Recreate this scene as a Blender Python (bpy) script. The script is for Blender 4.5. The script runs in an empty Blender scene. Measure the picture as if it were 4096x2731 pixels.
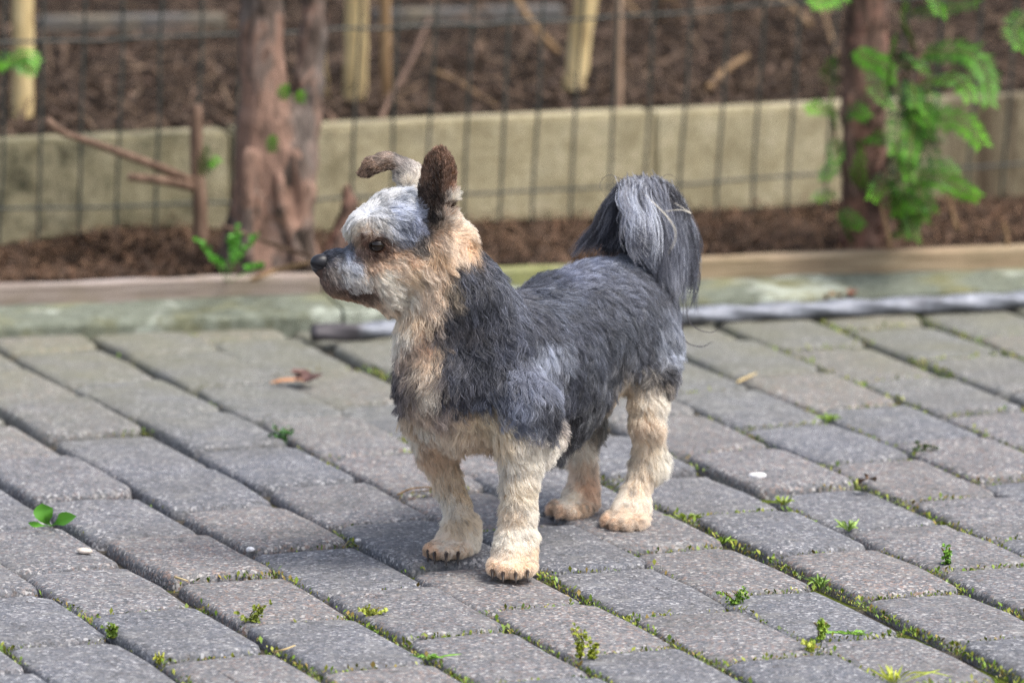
import bpy, bmesh, math, random
import numpy as np
from mathutils import Vector, Matrix, kdtree

# ------------------------------------------------------------------ camera, sky, sun, exposure
scene = bpy.context.scene
COL = scene.collection
R = math.radians
FPX, CAM_H, CAM_TH = 30000.0, 1.385, R(9.993)

cam_data = bpy.data.cameras.new('camera')
cam = bpy.data.objects.new('camera', cam_data)
COL.objects.link(cam)
cam.location = (0, 0, CAM_H)
cam.rotation_euler = (math.pi / 2 - CAM_TH, 0, 0)
cam_data.sensor_width = 36.0
cam_data.lens = FPX / 4096 * 36.0
cam_data.clip_start = 0.1
cam_data.clip_end = 500
cam_data.dof.use_dof = True
cam_data.dof.focus_distance = 6.72
cam_data.dof.aperture_fstop = 6.8
cam_data.dof.aperture_blades = 0
scene.camera = cam

world = bpy.data.worlds.new("World")
scene.world = world
world.use_nodes = True
wn = world.node_tree
sky = wn.nodes.new('ShaderNodeTexSky')
sky.sky_type = 'NISHITA'
sky.sun_disc = False
SUN_EL, SUN_AZ = R(58), R(118)
sky.sun_elevation = SUN_EL
sky.sun_rotation = SUN_AZ
sky.air_density = 1.0
sky.dust_density = 4.0
sky.ozone_density = 1.0
hs = wn.nodes.new('ShaderNodeHueSaturation')                        # thin overcast: a paler sky
hs.inputs['Saturation'].default_value = .58
wn.links.new(sky.outputs[0], hs.inputs['Color'])
wn.links.new(hs.outputs[0], wn.nodes['Background'].inputs[0])
wn.nodes['Background'].inputs[1].default_value = 0.135

sun_data = bpy.data.lights.new('sun', 'SUN')
sun_data.energy = 1.55
sun_data.angle = R(17)
sun_data.color = (1.0, 0.95, 0.87)
sun = bpy.data.objects.new('sun', sun_data)
COL.objects.link(sun)
sd = Vector((math.sin(SUN_AZ) * math.cos(SUN_EL), math.cos(SUN_AZ) * math.cos(SUN_EL), math.sin(SUN_EL)))
sun.rotation_euler = sd.to_track_quat('Z', 'Y').to_euler()

scene.view_settings.view_transform = 'Standard'
scene.view_settings.look = 'None'
scene.view_settings.exposure = 1.0
scene.view_settings.gamma = 1.0
scene.view_settings.use_curve_mapping = False
scene.cycles.use_denoising = True
scene.cycles.denoiser = 'OPENIMAGEDENOISE'
scene.cycles.denoising_input_passes = 'RGB_ALBEDO_NORMAL'
scene.cycles.denoising_prefilter = 'NONE'
scene.cycles.use_adaptive_sampling = False
scene.cycles.max_bounces = 8
scene.cycles.diffuse_bounces = 4
scene.cycles.transparent_max_bounces = 8
scene.cycles_curves.shape = 'RIBBONS'

rng = np.random.default_rng(7)
random.seed(7)

# ------------------------------------------------------------------ helpers
CT, ST = math.cos(CAM_TH), math.sin(CAM_TH)

def ray(px, py):
    a, b = (px - 2048.0) / FPX, (1365.5 - py) / FPX
    return Vector((a, CT + b * ST, -ST + b * CT))

def P(px, py, Y):
    """the point seen at photo position px,py at world distance Y"""
    d = ray(px, py)
    t = Y / d.y
    return Vector((d.x * t, Y, CAM_H + d.z * t))

def G(px, py, z=0.0):
    """the point seen at photo position px,py on the level z"""
    d = ray(px, py)
    t = (z - CAM_H) / d.z
    return Vector((d.x * t, d.y * t, z))

def tag(o, label=None, cat=None, group=None, kind=None):
    if label: o['label'] = label
    if cat: o['category'] = cat
    if group: o['group'] = group
    if kind: o['kind'] = kind
    return o

def link(name, me, mat=None, parent=None, loc=None):
    o = bpy.data.objects.new(name, me)
    COL.objects.link(o)
    if mat is not None and hasattr(me, 'materials') and len(me.materials) == 0:
        me.materials.append(mat)
    if parent is not None:
        o.parent = parent
    if loc is not None:
        o.location = loc
    return o

def empty(name, loc=(0, 0, 0), rz=0.0):
    o = bpy.data.objects.new(name, None)
    o.empty_display_size = 0.02
    COL.objects.link(o)
    o.location = loc
    o.rotation_euler = (0, 0, rz)
    return o

def mesh_np(name, V, F, smooth=True):
    """V (n,3), F (m,k) all same k"""
    me = bpy.data.meshes.new(name)
    V = np.asarray(V, np.float32); F = np.asarray(F, np.int32)
    me.vertices.add(len(V)); me.vertices.foreach_set('co', V.ravel())
    k = F.shape[1]
    me.loops.add(F.size); me.loops.foreach_set('vertex_index', F.ravel())
    me.polygons.add(len(F))
    me.polygons.foreach_set('loop_start', np.arange(0, F.size, k, dtype=np.int32))
    me.polygons.foreach_set('loop_total', np.full(len(F), k, np.int32))
    if smooth:
        me.polygons.foreach_set('use_smooth', np.ones(len(F), bool))
    me.update(calc_edges=True)
    return me

def color_attr(me, cols, name='col'):
    a = me.color_attributes.new(name, 'FLOAT_COLOR', 'POINT')
    c = np.ones((len(cols), 4), np.float32); c[:, :3] = cols
    a.data.foreach_set('color', c.ravel())

def tube(points, radii, sides=8, caps=True, ring=None):
    """swept tube; returns V,F (quads; caps as fans of degenerate quads)"""
    pts = np.array([list(p) for p in points], float); n = len(pts)
    radii = np.broadcast_to(np.asarray(radii, float), (n,))
    T = np.gradient(pts, axis=0); T /= np.linalg.norm(T, axis=1)[:, None] + 1e-12
    up = np.array([0, 0, 1.0]) if abs(T[0, 2]) < .9 else np.array([1.0, 0, 0])
    N = np.cross(T[0], up); N /= np.linalg.norm(N)
    V = []; ang = np.arange(sides) / sides * 2 * math.pi
    for i in range(n):
        N = N - T[i] * (N @ T[i]); N /= np.linalg.norm(N); B = np.cross(T[i], N)
        rr = radii[i] * (ring(i, ang) if ring else 1.0)
        V.append(pts[i] + (np.cos(ang) * rr)[:, None] * N + (np.sin(ang) * rr)[:, None] * B)
    V = np.concatenate(V); F = []
    for i in range(n - 1):
        for j in range(sides):
            a = i * sides + j; b = i * sides + (j + 1) % sides
            F.append((a, b, b + sides, a + sides))
    if caps:
        V = np.vstack([V, pts[0] - T[0] * radii[0] * .3, pts[-1] + T[-1] * radii[-1] * .3])
        c0, c1 = len(V) - 2, len(V) - 1
        for j in range(0, sides, 2):
            F.append((c0, (j + 2) % sides, j + 1, j))
            o = (n - 1) * sides
            F.append((c1, o + j, o + j + 1, o + (j + 2) % sides))
    return V, np.array(F)

def merge(parts):
    Vs, Fs, o = [], [], 0
    for V, F in parts:
        Vs.append(V); Fs.append(np.asarray(F) + o); o += len(V)
    return np.vstack(Vs), np.vstack(Fs)

def bez(pts, n):
    """smooth (Catmull-Rom) polyline through points"""
    p = np.array([list(q) for q in pts], float)
    if len(p) == 2:
        return p[0] + (p[1] - p[0]) * np.linspace(0, 1, n)[:, None]
    p = np.vstack([2 * p[0] - p[1], p, 2 * p[-1] - p[-2]])
    t = np.linspace(0, len(p) - 3 - 1e-6, n); i = t.astype(int); f = (t - i)[:, None]
    a, b, c, d = p[i], p[i + 1], p[i + 2], p[i + 3]
    return .5 * (2 * b + (c - a) * f + (2 * a - 5 * b + 4 * c - d) * f ** 2 + (3 * b - a - 3 * c + d) * f ** 3)

def lin(c):
    c = np.asarray(c, float) / 255.0
    return np.where(c <= .04045, c / 12.92, ((c + .055) / 1.055) ** 2.4)

# ---- materials
class NT:
    def __init__(self, name, rough=.8, spec=.3):
        self.m = bpy.data.materials.new(name); self.m.use_nodes = True
        self.t = self.m.node_tree; self.b = self.t.nodes['Principled BSDF']
        self.b.inputs['Roughness'].default_value = rough
        self.b.inputs['Specular IOR Level'].default_value = spec
        self._obj = None
    def n(self, typ, **kw):
        nd = self.t.nodes.new(typ)
        for k, v in kw.items(): setattr(nd, k, v)
        return nd
    def L(self, a, b): self.t.links.new(a, b)
    def coord(self, kind='Object'):
        nd = self.n('ShaderNodeTexCoord'); return nd.outputs[kind]
    def world(self):
        return self.n('ShaderNodeNewGeometry').outputs['Position']
    def mapping(self, vec, scale=(1, 1, 1), rot=(0, 0, 0), loc=(0, 0, 0)):
        nd = self.n('ShaderNodeMapping'); self.L(vec, nd.inputs[0])
        nd.inputs['Scale'].default_value = scale; nd.inputs['Rotation'].default_value = rot
        nd.inputs['Location'].default_value = loc
        return nd.outputs[0]
    def noise(self, vec, scale, detail=4, rough=.55, out='Fac', dist=0.0):
        nd = self.n('ShaderNodeTexNoise'); self.L(vec, nd.inputs['Vector'])
        nd.inputs['Scale'].default_value = scale; nd.inputs['Detail'].default_value = detail
        nd.inputs['Roughness'].default_value = rough; nd.inputs['Distortion'].default_value = dist
        return nd.outputs[out]
    def voro(self, vec, scale, out='Color', feature='F1'):
        nd = self.n('ShaderNodeTexVoronoi', feature=feature); self.L(vec, nd.inputs['Vector'])
        nd.inputs['Scale'].default_value = scale
        return nd.outputs[out]
    def ramp(self, fac, stops, interp='LINEAR'):
        nd = self.n('ShaderNodeValToRGB'); self.L(fac, nd.inputs[0]); cr = nd.color_ramp
        cr.interpolation = interp
        while len(cr.elements) < len(stops): cr.elements.new(.5)
        for e, (p, c) in zip(cr.elements, stops):
            e.position = p
            e.color = (c, c, c, 1) if isinstance(c, (int, float)) else (*c, 1)
        return nd.outputs[0]
    def mix(self, fac, a, b, blend='MIX'):
        nd = self.n('ShaderNodeMix', data_type='RGBA', blend_type=blend)
        for s, v in ((nd.inputs[0], fac), (nd.inputs[6], a), (nd.inputs[7], b)):
            if isinstance(v, bpy.types.NodeSocket): self.L(v, s)
            elif isinstance(v, (int, float)): s.default_value = v
            else: s.default_value = (*v, 1)
        return nd.outputs[2]
    def math(self, op, a, b=0.0):
        nd = self.n('ShaderNodeMath', operation=op)
        for s, v in ((nd.inputs[0], a), (nd.inputs[1], b)):
            if isinstance(v, bpy.types.NodeSocket): self.L(v, s)
            else: s.default_value = v
        return nd.outputs[0]
    def attr(self, name, out='Color'):
        nd = self.n('ShaderNodeAttribute'); nd.attribute_name = name; return nd.outputs[out]
    def color(self, c):
        s = self.b.inputs['Base Color']
        if isinstance(c, bpy.types.NodeSocket): self.L(c, s)
        else: s.default_value = (*c, 1)
        return self
    def bump(self, h, strength=.5, dist=.002):
        nd = self.n('ShaderNodeBump'); self.L(h, nd.inputs['Height'])
        nd.inputs['Strength'].default_value = strength; nd.inputs['Distance'].default_value = dist
        self.L(nd.outputs[0], self.b.inputs['Normal'])
        return self

# ---- signed distance bodies, turned into one continuous mesh (surface nets)
class SDF:
    def __init__(self, lo, hi, h, margin=.045):
        self.lo = np.array(lo, float); self.h = h
        self.n = np.ceil((np.array(hi) - self.lo) / h).astype(int) + 1
        self.d = np.full(self.n, .2, np.float32); self.margin = margin
        self.ax = [self.lo[i] + h * np.arange(self.n[i]) for i in range(3)]
    def _box(self, lo, hi):
        i0 = np.clip(np.floor((lo - self.lo) / self.h).astype(int), 0, self.n - 1)
        i1 = np.clip(np.ceil((hi - self.lo) / self.h).astype(int) + 1, 1, self.n)
        sl = tuple(slice(a, b) for a, b in zip(i0, i1))
        X = np.stack(np.meshgrid(*[self.ax[i][sl[i]] for i in range(3)], indexing='ij'), -1).astype(np.float32)
        return sl, X
    def cone(self, a, b, ra, rb, k=.02, flat=None, sub=False):
        """capsule with two radii; flat=(axis, factor): squashed along axis by factor (<1)"""
        a = np.array(list(a), float); b = np.array(list(b), float)
        m = max(ra, rb) + self.margin
        sl, X = self._box(np.minimum(a, b) - m, np.maximum(a, b) + m)
        if X.size == 0: return
        fac = 1.0
        if flat is not None:
            ax = np.array(list(flat[0]), float); ax /= np.linalg.norm(ax); fac = flat[1]
            c = (a + b) / 2
            X = X + (((X - c) @ ax) * (1 / fac - 1))[..., None] * ax
            a = a + ((a - c) @ ax) * (1 / fac - 1) * ax; b = b + ((b - c) @ ax) * (1 / fac - 1) * ax
        ab = b - a; L2 = ab @ ab + 1e-12
        t = np.clip(((X - a) @ ab) / L2, 0, 1)
        q = X - (a + t[..., None] * ab)
        d = np.sqrt((q * q).sum(-1)) - (ra + (rb - ra) * t)
        if flat is not None: d = d * np.where(d < 0, fac, (fac + 1) / 2)
        o = self.d[sl]
        if sub:
            self.d[sl] = np.maximum(o, -d); return
        hh = np.maximum(k - np.abs(o - d), 0) / k
        self.d[sl] = np.minimum(o, d) - hh * hh * k * .25
    def chain(self, pts, rs, k=.02, flat=None):
        for i in range(len(pts) - 1): self.cone(pts[i], pts[i + 1], rs[i], rs[i + 1], k, flat)
    def sample(self, Q, field=None):
        f = self.d if field is None else field
        g = (np.asarray(Q) - self.lo) / self.h
        g = np.clip(g, 0, self.n - 1.001); i = g.astype(int); w = (g - i).astype(np.float32)
        x, y, z = i[:, 0], i[:, 1], i[:, 2]
        r = 0
        for dx in (0, 1):
            wx = w[:, 0] if dx else 1 - w[:, 0]
            for dy in (0, 1):
                wy = w[:, 1] if dy else 1 - w[:, 1]
                for dz in (0, 1):
                    wz = w[:, 2] if dz else 1 - w[:, 2]
                    v = f[x + dx, y + dy, z + dz]; ww = wx * wy * wz
                    r = r + (v * (ww[:, None] if v.ndim == 2 else ww))
        return r
    def grad(self, Q):
        e = self.h * .75; g = np.empty((len(Q), 3))
        for j in range(3):
            o = np.zeros(3); o[j] = e
            g[:, j] = self.sample(Q + o) - self.sample(Q - o)
        return g / (np.linalg.norm(g, axis=1)[:, None] + 1e-9)
    def mesh(self):
        d = self.d; s = d < 0; n = self.n
        c = np.zeros(n - 1, np.int8)
        for dx in (0, 1):
            for dy in (0, 1):
                for dz in (0, 1):
                    c += s[dx:n[0] - 1 + dx, dy:n[1] - 1 + dy, dz:n[2] - 1 + dz]
        cell = np.argwhere((c > 0) & (c < 8)); idx = np.full(n - 1, -1, np.int64)
        idx[tuple(cell.T)] = np.arange(len(cell))
        acc = np.zeros((len(cell), 3)); cnt = np.zeros(len(cell))
        for axis in range(3):
            o = [i for i in range(3) if i != axis]
            for p in (0, 1):
                for q in (0, 1):
                    off = np.zeros(3, int); off[o[0]] = p; off[o[1]] = q
                    A = cell + off; B = A.copy(); B[:, axis] += 1
                    da, db = d[tuple(A.T)], d[tuple(B.T)]; cr = (da < 0) != (db < 0)
                    t = np.where(cr, da / np.where(cr, da - db, 1), 0)
                    pt = A.astype(float); pt[:, axis] += t
                    acc[cr] += pt[cr]; cnt += cr
        V = self.lo + self.h * acc / cnt[:, None]
        quads = []
        for axis in range(3):
            o = [(axis + 1) % 3, (axis + 2) % 3]
            sa = [slice(None)] * 3; sb = [slice(None)] * 3
            sa[axis] = slice(0, -1); sb[axis] = slice(1, None)
            fl = np.argwhere(s[tuple(sa)] != s[tuple(sb)])
            fl = fl[(fl[:, o[0]] > 0) & (fl[:, o[1]] > 0) & (fl[:, o[0]] < n[o[0]] - 1) & (fl[:, o[1]] < n[o[1]] - 1)]
            ins = s[tuple(fl.T)]
            def at(u, v):
                q = fl.copy(); q[:, o[0]] -= u; q[:, o[1]] -= v; return idx[tuple(q.T)]
            Q = np.stack([at(0, 0), at(1, 0), at(1, 1), at(0, 1)], 1)
            Q[~ins] = Q[~ins][:, ::-1]
            quads.append(Q)
        Fq = np.vstack(quads)
        for _ in range(2):
            V = V - self.grad(V) * np.clip(self.sample(V), -self.h, self.h)[:, None] * .8
        return V, Fq
# ------------------------------------------------------------------ materials of the setting
def mat_paver():
    M = NT('paver_concrete', .85, .25)
    oi = M.n('ShaderNodeObjectInfo'); geo = M.world()
    rnd = oi.outputs['Random']
    # aggregate: grains of 2-4 mm, mostly grey, some white, some pinkish
    warp = M.mix(.25, geo, M.noise(geo, 300, 2, .5, 'Color'), 'ADD')
    g1 = M.voro(M.mapping(geo, (1, 1, 1)), 380)
    s1 = M.n('ShaderNodeSeparateColor'); M.L(g1, s1.inputs[0])
    base = M.ramp(s1.outputs[0], [(0, lin((74, 74, 78))), (.22, lin((94, 97, 104))), (.5, lin((112, 115, 123))), (.74, lin((132, 133, 139))), (.86, lin((150, 149, 150))), (.93, lin((192, 190, 190))), (1, lin((222, 220, 218)))])
    pinkf = M.math('MULTIPLY', M.ramp(s1.outputs[1], [(.80, 0), (.86, 1)]), M.ramp(rnd, [(.4, .10), (.97, .55)]))
    base = M.mix(pinkf, base, lin((176, 138, 118)))
    g2 = M.voro(geo, 950)
    s2 = M.n('ShaderNodeSeparateColor'); M.L(g2, s2.inputs[0])
    base = M.mix(.32, base, M.ramp(s2.outputs[0], [(0, lin((60, 60, 63))), (.6, lin((120, 120, 121))), (1, lin((190, 188, 186)))]))
    # tone of each stone and dirt with its own shape
    base = M.mix(1.0, base, M.ramp(rnd, [(0, (.72, .74, .785)), (.35, (.78, .79, .825)), (.7, (.81, .805, .815)), (1, (.90, .87, .85))]), 'MULTIPLY')
    dirt = M.noise(geo, 9, 5, .6)
    base = M.mix(M.ramp(dirt, [(.42, 0), (.72, .45)]), base, lin((88, 86, 84)))
    base = M.mix(M.ramp(M.noise(M.mapping(geo, (1, 1, 1), loc=(4, 2, 0)), 30, 6, .7), [(.52, 0), (.70, .38)]), base, lin((150, 148, 144)))
    base = M.mix(M.ramp(M.noise(M.mapping(geo, (1, 1, 1), loc=(9, 2, 0)), 55, 4, .6), [(.60, 0), (.70, .5)]), base, lin((72, 70, 68)))
    # green film on the stones that lie along the edging
    sep = M.n('ShaderNodeSeparateXYZ'); M.L(geo, sep.inputs[0])
    d = M.math('SUBTRACT', sep.outputs[1], M.math('MULTIPLY', sep.outputs[0], .2227))
    film = M.math('MULTIPLY', M.ramp(M.math('DIVIDE', M.math('SUBTRACT', d, 7.0), 1.0), [(.25, 0), (.68, .5), (1, .72)]), M.ramp(M.noise(geo, 14, 4), [(.3, .45), (.7, 1)]))
    base = M.mix(film, base, lin((118, 117, 92)))
    M.color(base)
    hgt = M.mix(.5, M.voro(geo, 300, 'Distance'), M.noise(geo, 700, 3), 'ADD')
    M.bump(hgt, .35, .0012)
    return M.m

def mat_joint():
    M = NT('joint_sand', .95, .1)
    geo = M.world()
    soil = M.ramp(M.noise(geo, 260, 4), [(.3, lin((50, 47, 44))), (.6, lin((84, 79, 72))), (.8, lin((120, 111, 98)))])
    moss = M.ramp(M.noise(geo, 420, 3), [(.3, lin((52, 66, 26))), (.7, lin((112, 122, 44)))])
    sep = M.n('ShaderNodeSeparateXYZ'); M.L(geo, sep.inputs[0])
    f = M.math('ADD', M.noise(geo, 11, 3), M.math('MULTIPLY', sep.outputs[0], .16))
    M.color(M.mix(M.ramp(f, [(.52, 0), (.62, .9)]), soil, moss))
    M.bump(M.noise(geo, 500, 4), .8, .003)
    return M.m

def mat_soil():
    M = NT('bed_soil', .95, .1)
    geo = M.world()
    c = M.ramp(M.noise(geo, 60, 6, .7), [(.25, lin((26, 21, 18))), (.5, lin((50, 39, 31))), (.68, lin((76, 60, 47))), (.85, lin((112, 93, 76)))])
    c = M.mix(M.ramp(M.noise(geo, 3.5, 4), [(.4, 0), (.7, .45)]), c, lin((42, 38, 33)))
    M.color(c); M.bump(M.noise(geo, 130, 6, .7), 1.0, .012)
    return M.m

def mat_litter():
    M = NT('leaf_litter', .8, .25)
    geo = M.world()
    M.color(M.mix(.35, M.attr('col'), M.ramp(M.noise(geo, 240, 4), [(.3, (.02, .015, .012)), (.7, (.28, .2, .15))])))
    return M.m

def mat_slab():
    M = NT('cream_concrete', .85, .2)
    geo = M.world(); oi = M.n('ShaderNodeObjectInfo')
    c = M.ramp(M.noise(geo, 26, 6, .65), [(.28, lin((168, 158, 130))), (.5, lin((209, 198, 168))), (.72, lin((224, 215, 188)))])
    c = M.mix(M.ramp(M.noise(geo, 190, 5, .7), [(.35, .55), (.6, 0)]), c, lin((126, 118, 84)))
    sep = M.n('ShaderNodeSeparateXYZ'); M.L(geo, sep.inputs[0])
    # green algae and black mould, heavier on the older slabs at the left; darker brown streaks at the right end
    left = M.ramp(M.math('ADD', M.math('MULTIPLY', sep.outputs[0], -1.0), 0.5), [(.55, 0), (1, 1)])
    mould = M.math('MULTIPLY', M.ramp(M.noise(geo, 14, 7, .8), [(.44, 0), (.62, .95)]), M.math('ADD', M.math('MULTIPLY', left, .9), .22))
    c = M.mix(M.math('MULTIPLY', left, .5), c, lin((128, 122, 98)))
    c = M.mix(mould, c, lin((58, 58, 47)))
    algae = M.math('MULTIPLY', M.ramp(M.noise(geo, 8, 4), [(.38, 0), (.62, .7)]), M.math('ADD', M.math('MULTIPLY', left, .6), .2))
    c = M.mix(algae, c, lin((160, 153, 124)))
    c = M.mix(M.ramp(M.noise(M.mapping(geo, (34, 34, 4)), 1.0, 5, .65), [(.5, 0), (.72, .4)]), c, lin((140, 128, 98)))
    right = M.ramp(M.math('ADD', sep.outputs[0], 0.0), [(.46, 0), (.52, 1)])
    streak = M.noise(M.mapping(geo, (60, 60, 6)), 1.0, 5, .65)
    c = M.mix(M.math('MULTIPLY', right, M.ramp(streak, [(.35, 1), (.75, .35)])), c, lin((84, 72, 60)))
    c = M.mix(1.0, c, M.ramp(oi.outputs['Random'], [(0, (.82, .83, .81)), (1, (.94, .92, .88))]), 'MULTIPLY')
    M.color(c); M.bump(M.noise(geo, 160, 6, .7), .7, .004)
    return M.m

def mat_kerb():
    M = NT('mossy_kerb_stone', .9, .15)
    geo = M.world()
    c = M.ramp(M.noise(geo, 70, 6, .7), [(.3, lin((92, 96, 84))), (.55, lin((123, 128, 115))), (.75, lin((148, 154, 143)))])
    c = M.mix(M.ramp(M.noise(geo, 11, 4), [(.5, 0), (.66, .5)]), c, lin((146, 140, 90)))
    c = M.mix(M.ramp(M.noise(M.mapping(geo, (1, 1, 1), loc=(3, 1, 0)), 16, 4), [(.56, 0), (.66, .7)]), c, lin((196, 202, 190)))
    c = M.mix(M.ramp(M.noise(M.mapping(geo, (1, 1, 1), loc=(7, 5, 0)), 22, 5), [(.55, 0), (.72, .6)]), c, lin((96, 94, 66)))
    M.color(c); M.bump(M.noise(geo, 320, 5, .7), .8, .003)
    return M.m

def mat_board(name, a, b, d, moss=0.0):
    M = NT(name, .8, .2)
    geo = M.world()
    gr = M.mapping(geo, (9, 9, 260), rot=(0, 0, R(-13)))
    c = M.ramp(M.noise(gr, 1, 5, .6), [(.3, lin(a)), (.55, lin(b)), (.8, lin(d))])
    c = M.mix(M.ramp(M.noise(geo, 13, 4), [(.48, 0), (.7, .65)]), c, lin((120, 108, 84)))
    if moss: c = M.mix(M.ramp(M.noise(geo, 12, 4), [(.62 - moss * .3, 0), (.75 - moss * .25, .85)]), c, lin((138, 140, 92)))
    M.color(c); M.bump(M.noise(gr, 3, 5, .6), .6, .002)
    return M.m

MAT_PAVER, MAT_JOINT, MAT_SOIL, MAT_LITTER = mat_paver(), mat_joint(), mat_soil(), mat_litter()

# ------------------------------------------------------------------ ground sheet, pavement, bed
def grid_sheet(name, xs, ys, zf, mat):
    X, Y = np.meshgrid(xs, ys, indexing='ij')
    V = np.stack([X, Y, zf(X, Y)], -1).reshape(-1, 3)
    nx, ny = len(xs), len(ys)
    i, j = np.meshgrid(np.arange(nx - 1), np.arange(ny - 1), indexing='ij')
    a = (i * ny + j).ravel()
    F = np.stack([a, a + ny, a + ny + 1, a + 1], 1)
    return link(name, mesh_np(name, V, F), mat)

def sines(X, Y, f, seed):
    r = np.random.default_rng(seed); z = 0
    for _ in range(7):
        ang = r.uniform(0, 6.28); ff = f * r.uniform(.6, 2.2); ph = r.uniform(0, 6.28)
        z = z + np.sin((X * np.cos(ang) + Y * np.sin(ang)) * ff + ph) / ff * f
    return z / 7

far = np.array([-60, -25, -10, -4])
ground = grid_sheet('ground', np.concatenate([far, -far[::-1]]), np.concatenate([[-60, -20, 0, 4, 12, 20, 60, 120]]), lambda X, Y: X * 0 - .09, MAT_SOIL)
tag(ground, kind='structure')

# the edging runs along this line (front foot of the kerb stone)
KA, KB = G(0, 1350), G(4096, 1193)
kd = (KB - KA).normalized(); kn = Vector((-kd.y, kd.x, 0))          # kn points away from the camera
def K(s, off, z=0.0):
    """s metres along the edging from the left edge of the photo, off metres behind its front"""
    p = KA + kd * s + kn * off
    return Vector((p.x, p.y, z))
KLEN = (KB - KA).length

# pavement: a bed of jointing sand with pavers standing in it
pav = bpy.data.meshes.new('pavement')
cs = [K(-2.2, .03, -.012), K(-2.2, -4, -.012), K(3.4, -4, -.012), K(3.4, .03, -.012)]
pav.from_pydata([tuple(c) for c in cs] + [(c.x, c.y, -.07) for c in cs],
                [], [(0, 1, 2, 3), (4, 7, 6, 5), (0, 4, 5, 1), (1, 5, 6, 2), (2, 6, 7, 3), (3, 7, 4, 0)])
pavement = tag(link('pavement', pav, MAT_JOINT), kind='structure')

PL, PW, PYAW = .2, .11012, .370887
U = np.array([math.sin(PYAW), -math.cos(PYAW)]); Vv = np.array([math.cos(PYAW), math.sin(PYAW)])
P0 = np.array([-.47083, 6.87266])
dU = {0: .0072, 1: -.0069, 2: -.0084, 3: .0106, 4: -.0197, 5: .0234, 6: -.016, 7: -.0018, 8: -.0098, 9: .0261, 10: -.0044}
dV = {0: -.005, 1: .0013, 2: .0028, 3: .0019, 4: .0038, 5: -.0073, 6: .0021, 7: .0039, 8: .0005, 9: -.003, 10: -.0043}

def paver_mesh(seed, lx, ly):
    r = np.random.default_rng(seed)
    n_c = 4
    hx, hy = lx / 2, ly / 2
    def ringpts(inset, z, cr):
        cr = max(cr - inset * .6, .004); out = []
        for cx, cy, a0 in ((1, 1, 0), (-1, 1, 90), (-1, -1, 180), (1, -1, 270)):
            for q in range(n_c):
                a = R(a0 + 90 * q / (n_c - 1))
                x = cx * (hx - inset - cr) + math.cos(a) * cr
                y = cy * (hy - inset - cr) + math.sin(a) * cr
                out.append((x, y, z))
            # a point in the middle of each side, slightly bulged
            mx, my = {0: (0, hy - inset), 90: (-(hx - inset), 0), 180: (0, -(hy - inset)), 270: (hx - inset, 0)}[a0]
            out.append((mx * 1.012, my * 1.018, z))
        return np.array(out)
    prof = [(0, -.06), (.0, -.0150), (.0008, -.0070), (.0022, -.0030), (.0046, -.0010), (.011, -.0001), (.036, .0004)]
    jit = r.normal(0, .0013, (4 * (n_c + 1), 2))
    jz = r.normal(0, .0006, 4 * (n_c + 1))
    Vs = []
    for q, (ins, z) in enumerate(prof):
        p = ringpts(ins, z, .017)
        w = 1 - .13 * q
        p[:, :2] += jit * w
        if 1 < q: p[:, 2] += jz * .8
        Vs.append(p)
    m = 4 * (n_c + 1); F = []
    for q in range(len(prof) - 1):
        for j in range(m):
            a = q * m + j; b = q * m + (j + 1) % m
            F.append((a, b, b + m, a + m))
    Vs = np.vstack(Vs)
    me = bpy.data.meshes.new('paver')
    me.from_pydata([tuple(v) for v in Vs], [], [tuple(f) for f in F] + [tuple(range((len(prof) - 1) * m, len(prof) * m))])
    for p in me.polygons: p.use_smooth = True
    me.materials.append(MAT_PAVER)
    return me

paver_meshes = [paver_mesh(100 + s, PL - .0098, PW - .0052) for s in range(14)]
pr = random.Random(5)
PAVERS = []
for k in range(-7, 20):
    for i in range(-16, 22):
        u = (i + .5 + .5 * (k % 2)) * PL + dU.get(k, 0)
        v = k * PW + dV.get(k, 0)
        c = P0 + u * U + v * Vv
        if c[1] < 5.72 or c[1] > 8.6: continue
        depth = c[1]
        if abs(c[0]) > .0683 * depth + .26: continue
        # signed distance of the four corners to the edging
        rel = Vector((c[0], c[1], 0)) - KA
        dist = rel.dot(kn)
        ang = math.atan2(U[1], U[0])
        ext = abs(U @ np.array([kn.x, kn.y])) * PL / 2 + abs(Vv @ np.array([kn.x, kn.y])) * PW / 2
        if dist - ext > -.004: continue
        me = paver_meshes[pr.randrange(len(paver_meshes))]
        rz = ang + pr.choice((0, math.pi)) + pr.gauss(0, .011)
        loc = Vector((c[0] + pr.gauss(0, .0018), c[1] + pr.gauss(0, .0018), pr.gauss(-.001, .0018)))
        rot = (pr.gauss(0, .007), pr.gauss(0, .006), rz)
        if dist + ext > -.004:                                    # cut along the edging
            bm = bmesh.new(); bm.from_mesh(me)
            M4 = Matrix.Translation(loc) @ Matrix.Rotation(rz, 4, 'Z')
            inv = M4.inverted()
            co = inv @ K(0, -.004, 0); no = (inv.to_3x3() @ kn)
            res = bmesh.ops.bisect_plane(bm, geom=bm.verts[:] + bm.edges[:] + bm.faces[:], plane_co=co, plane_no=no, clear_outer=True)
            edges = [e for e in res['geom_cut'] if isinstance(e, bmesh.types.BMEdge)]
            bmesh.ops.holes_fill(bm, edges=edges)
            if len(bm.verts) < 8: bm.free(); continue
            me = bpy.data.meshes.new('paver'); bm.to_mesh(me); bm.free()
            if not me.materials: me.materials.append(MAT_PAVER)
        o = link('paver', me, None, pavement, loc)
        o.rotation_euler = rot
        PAVERS.append((c[0], c[1]))

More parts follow.
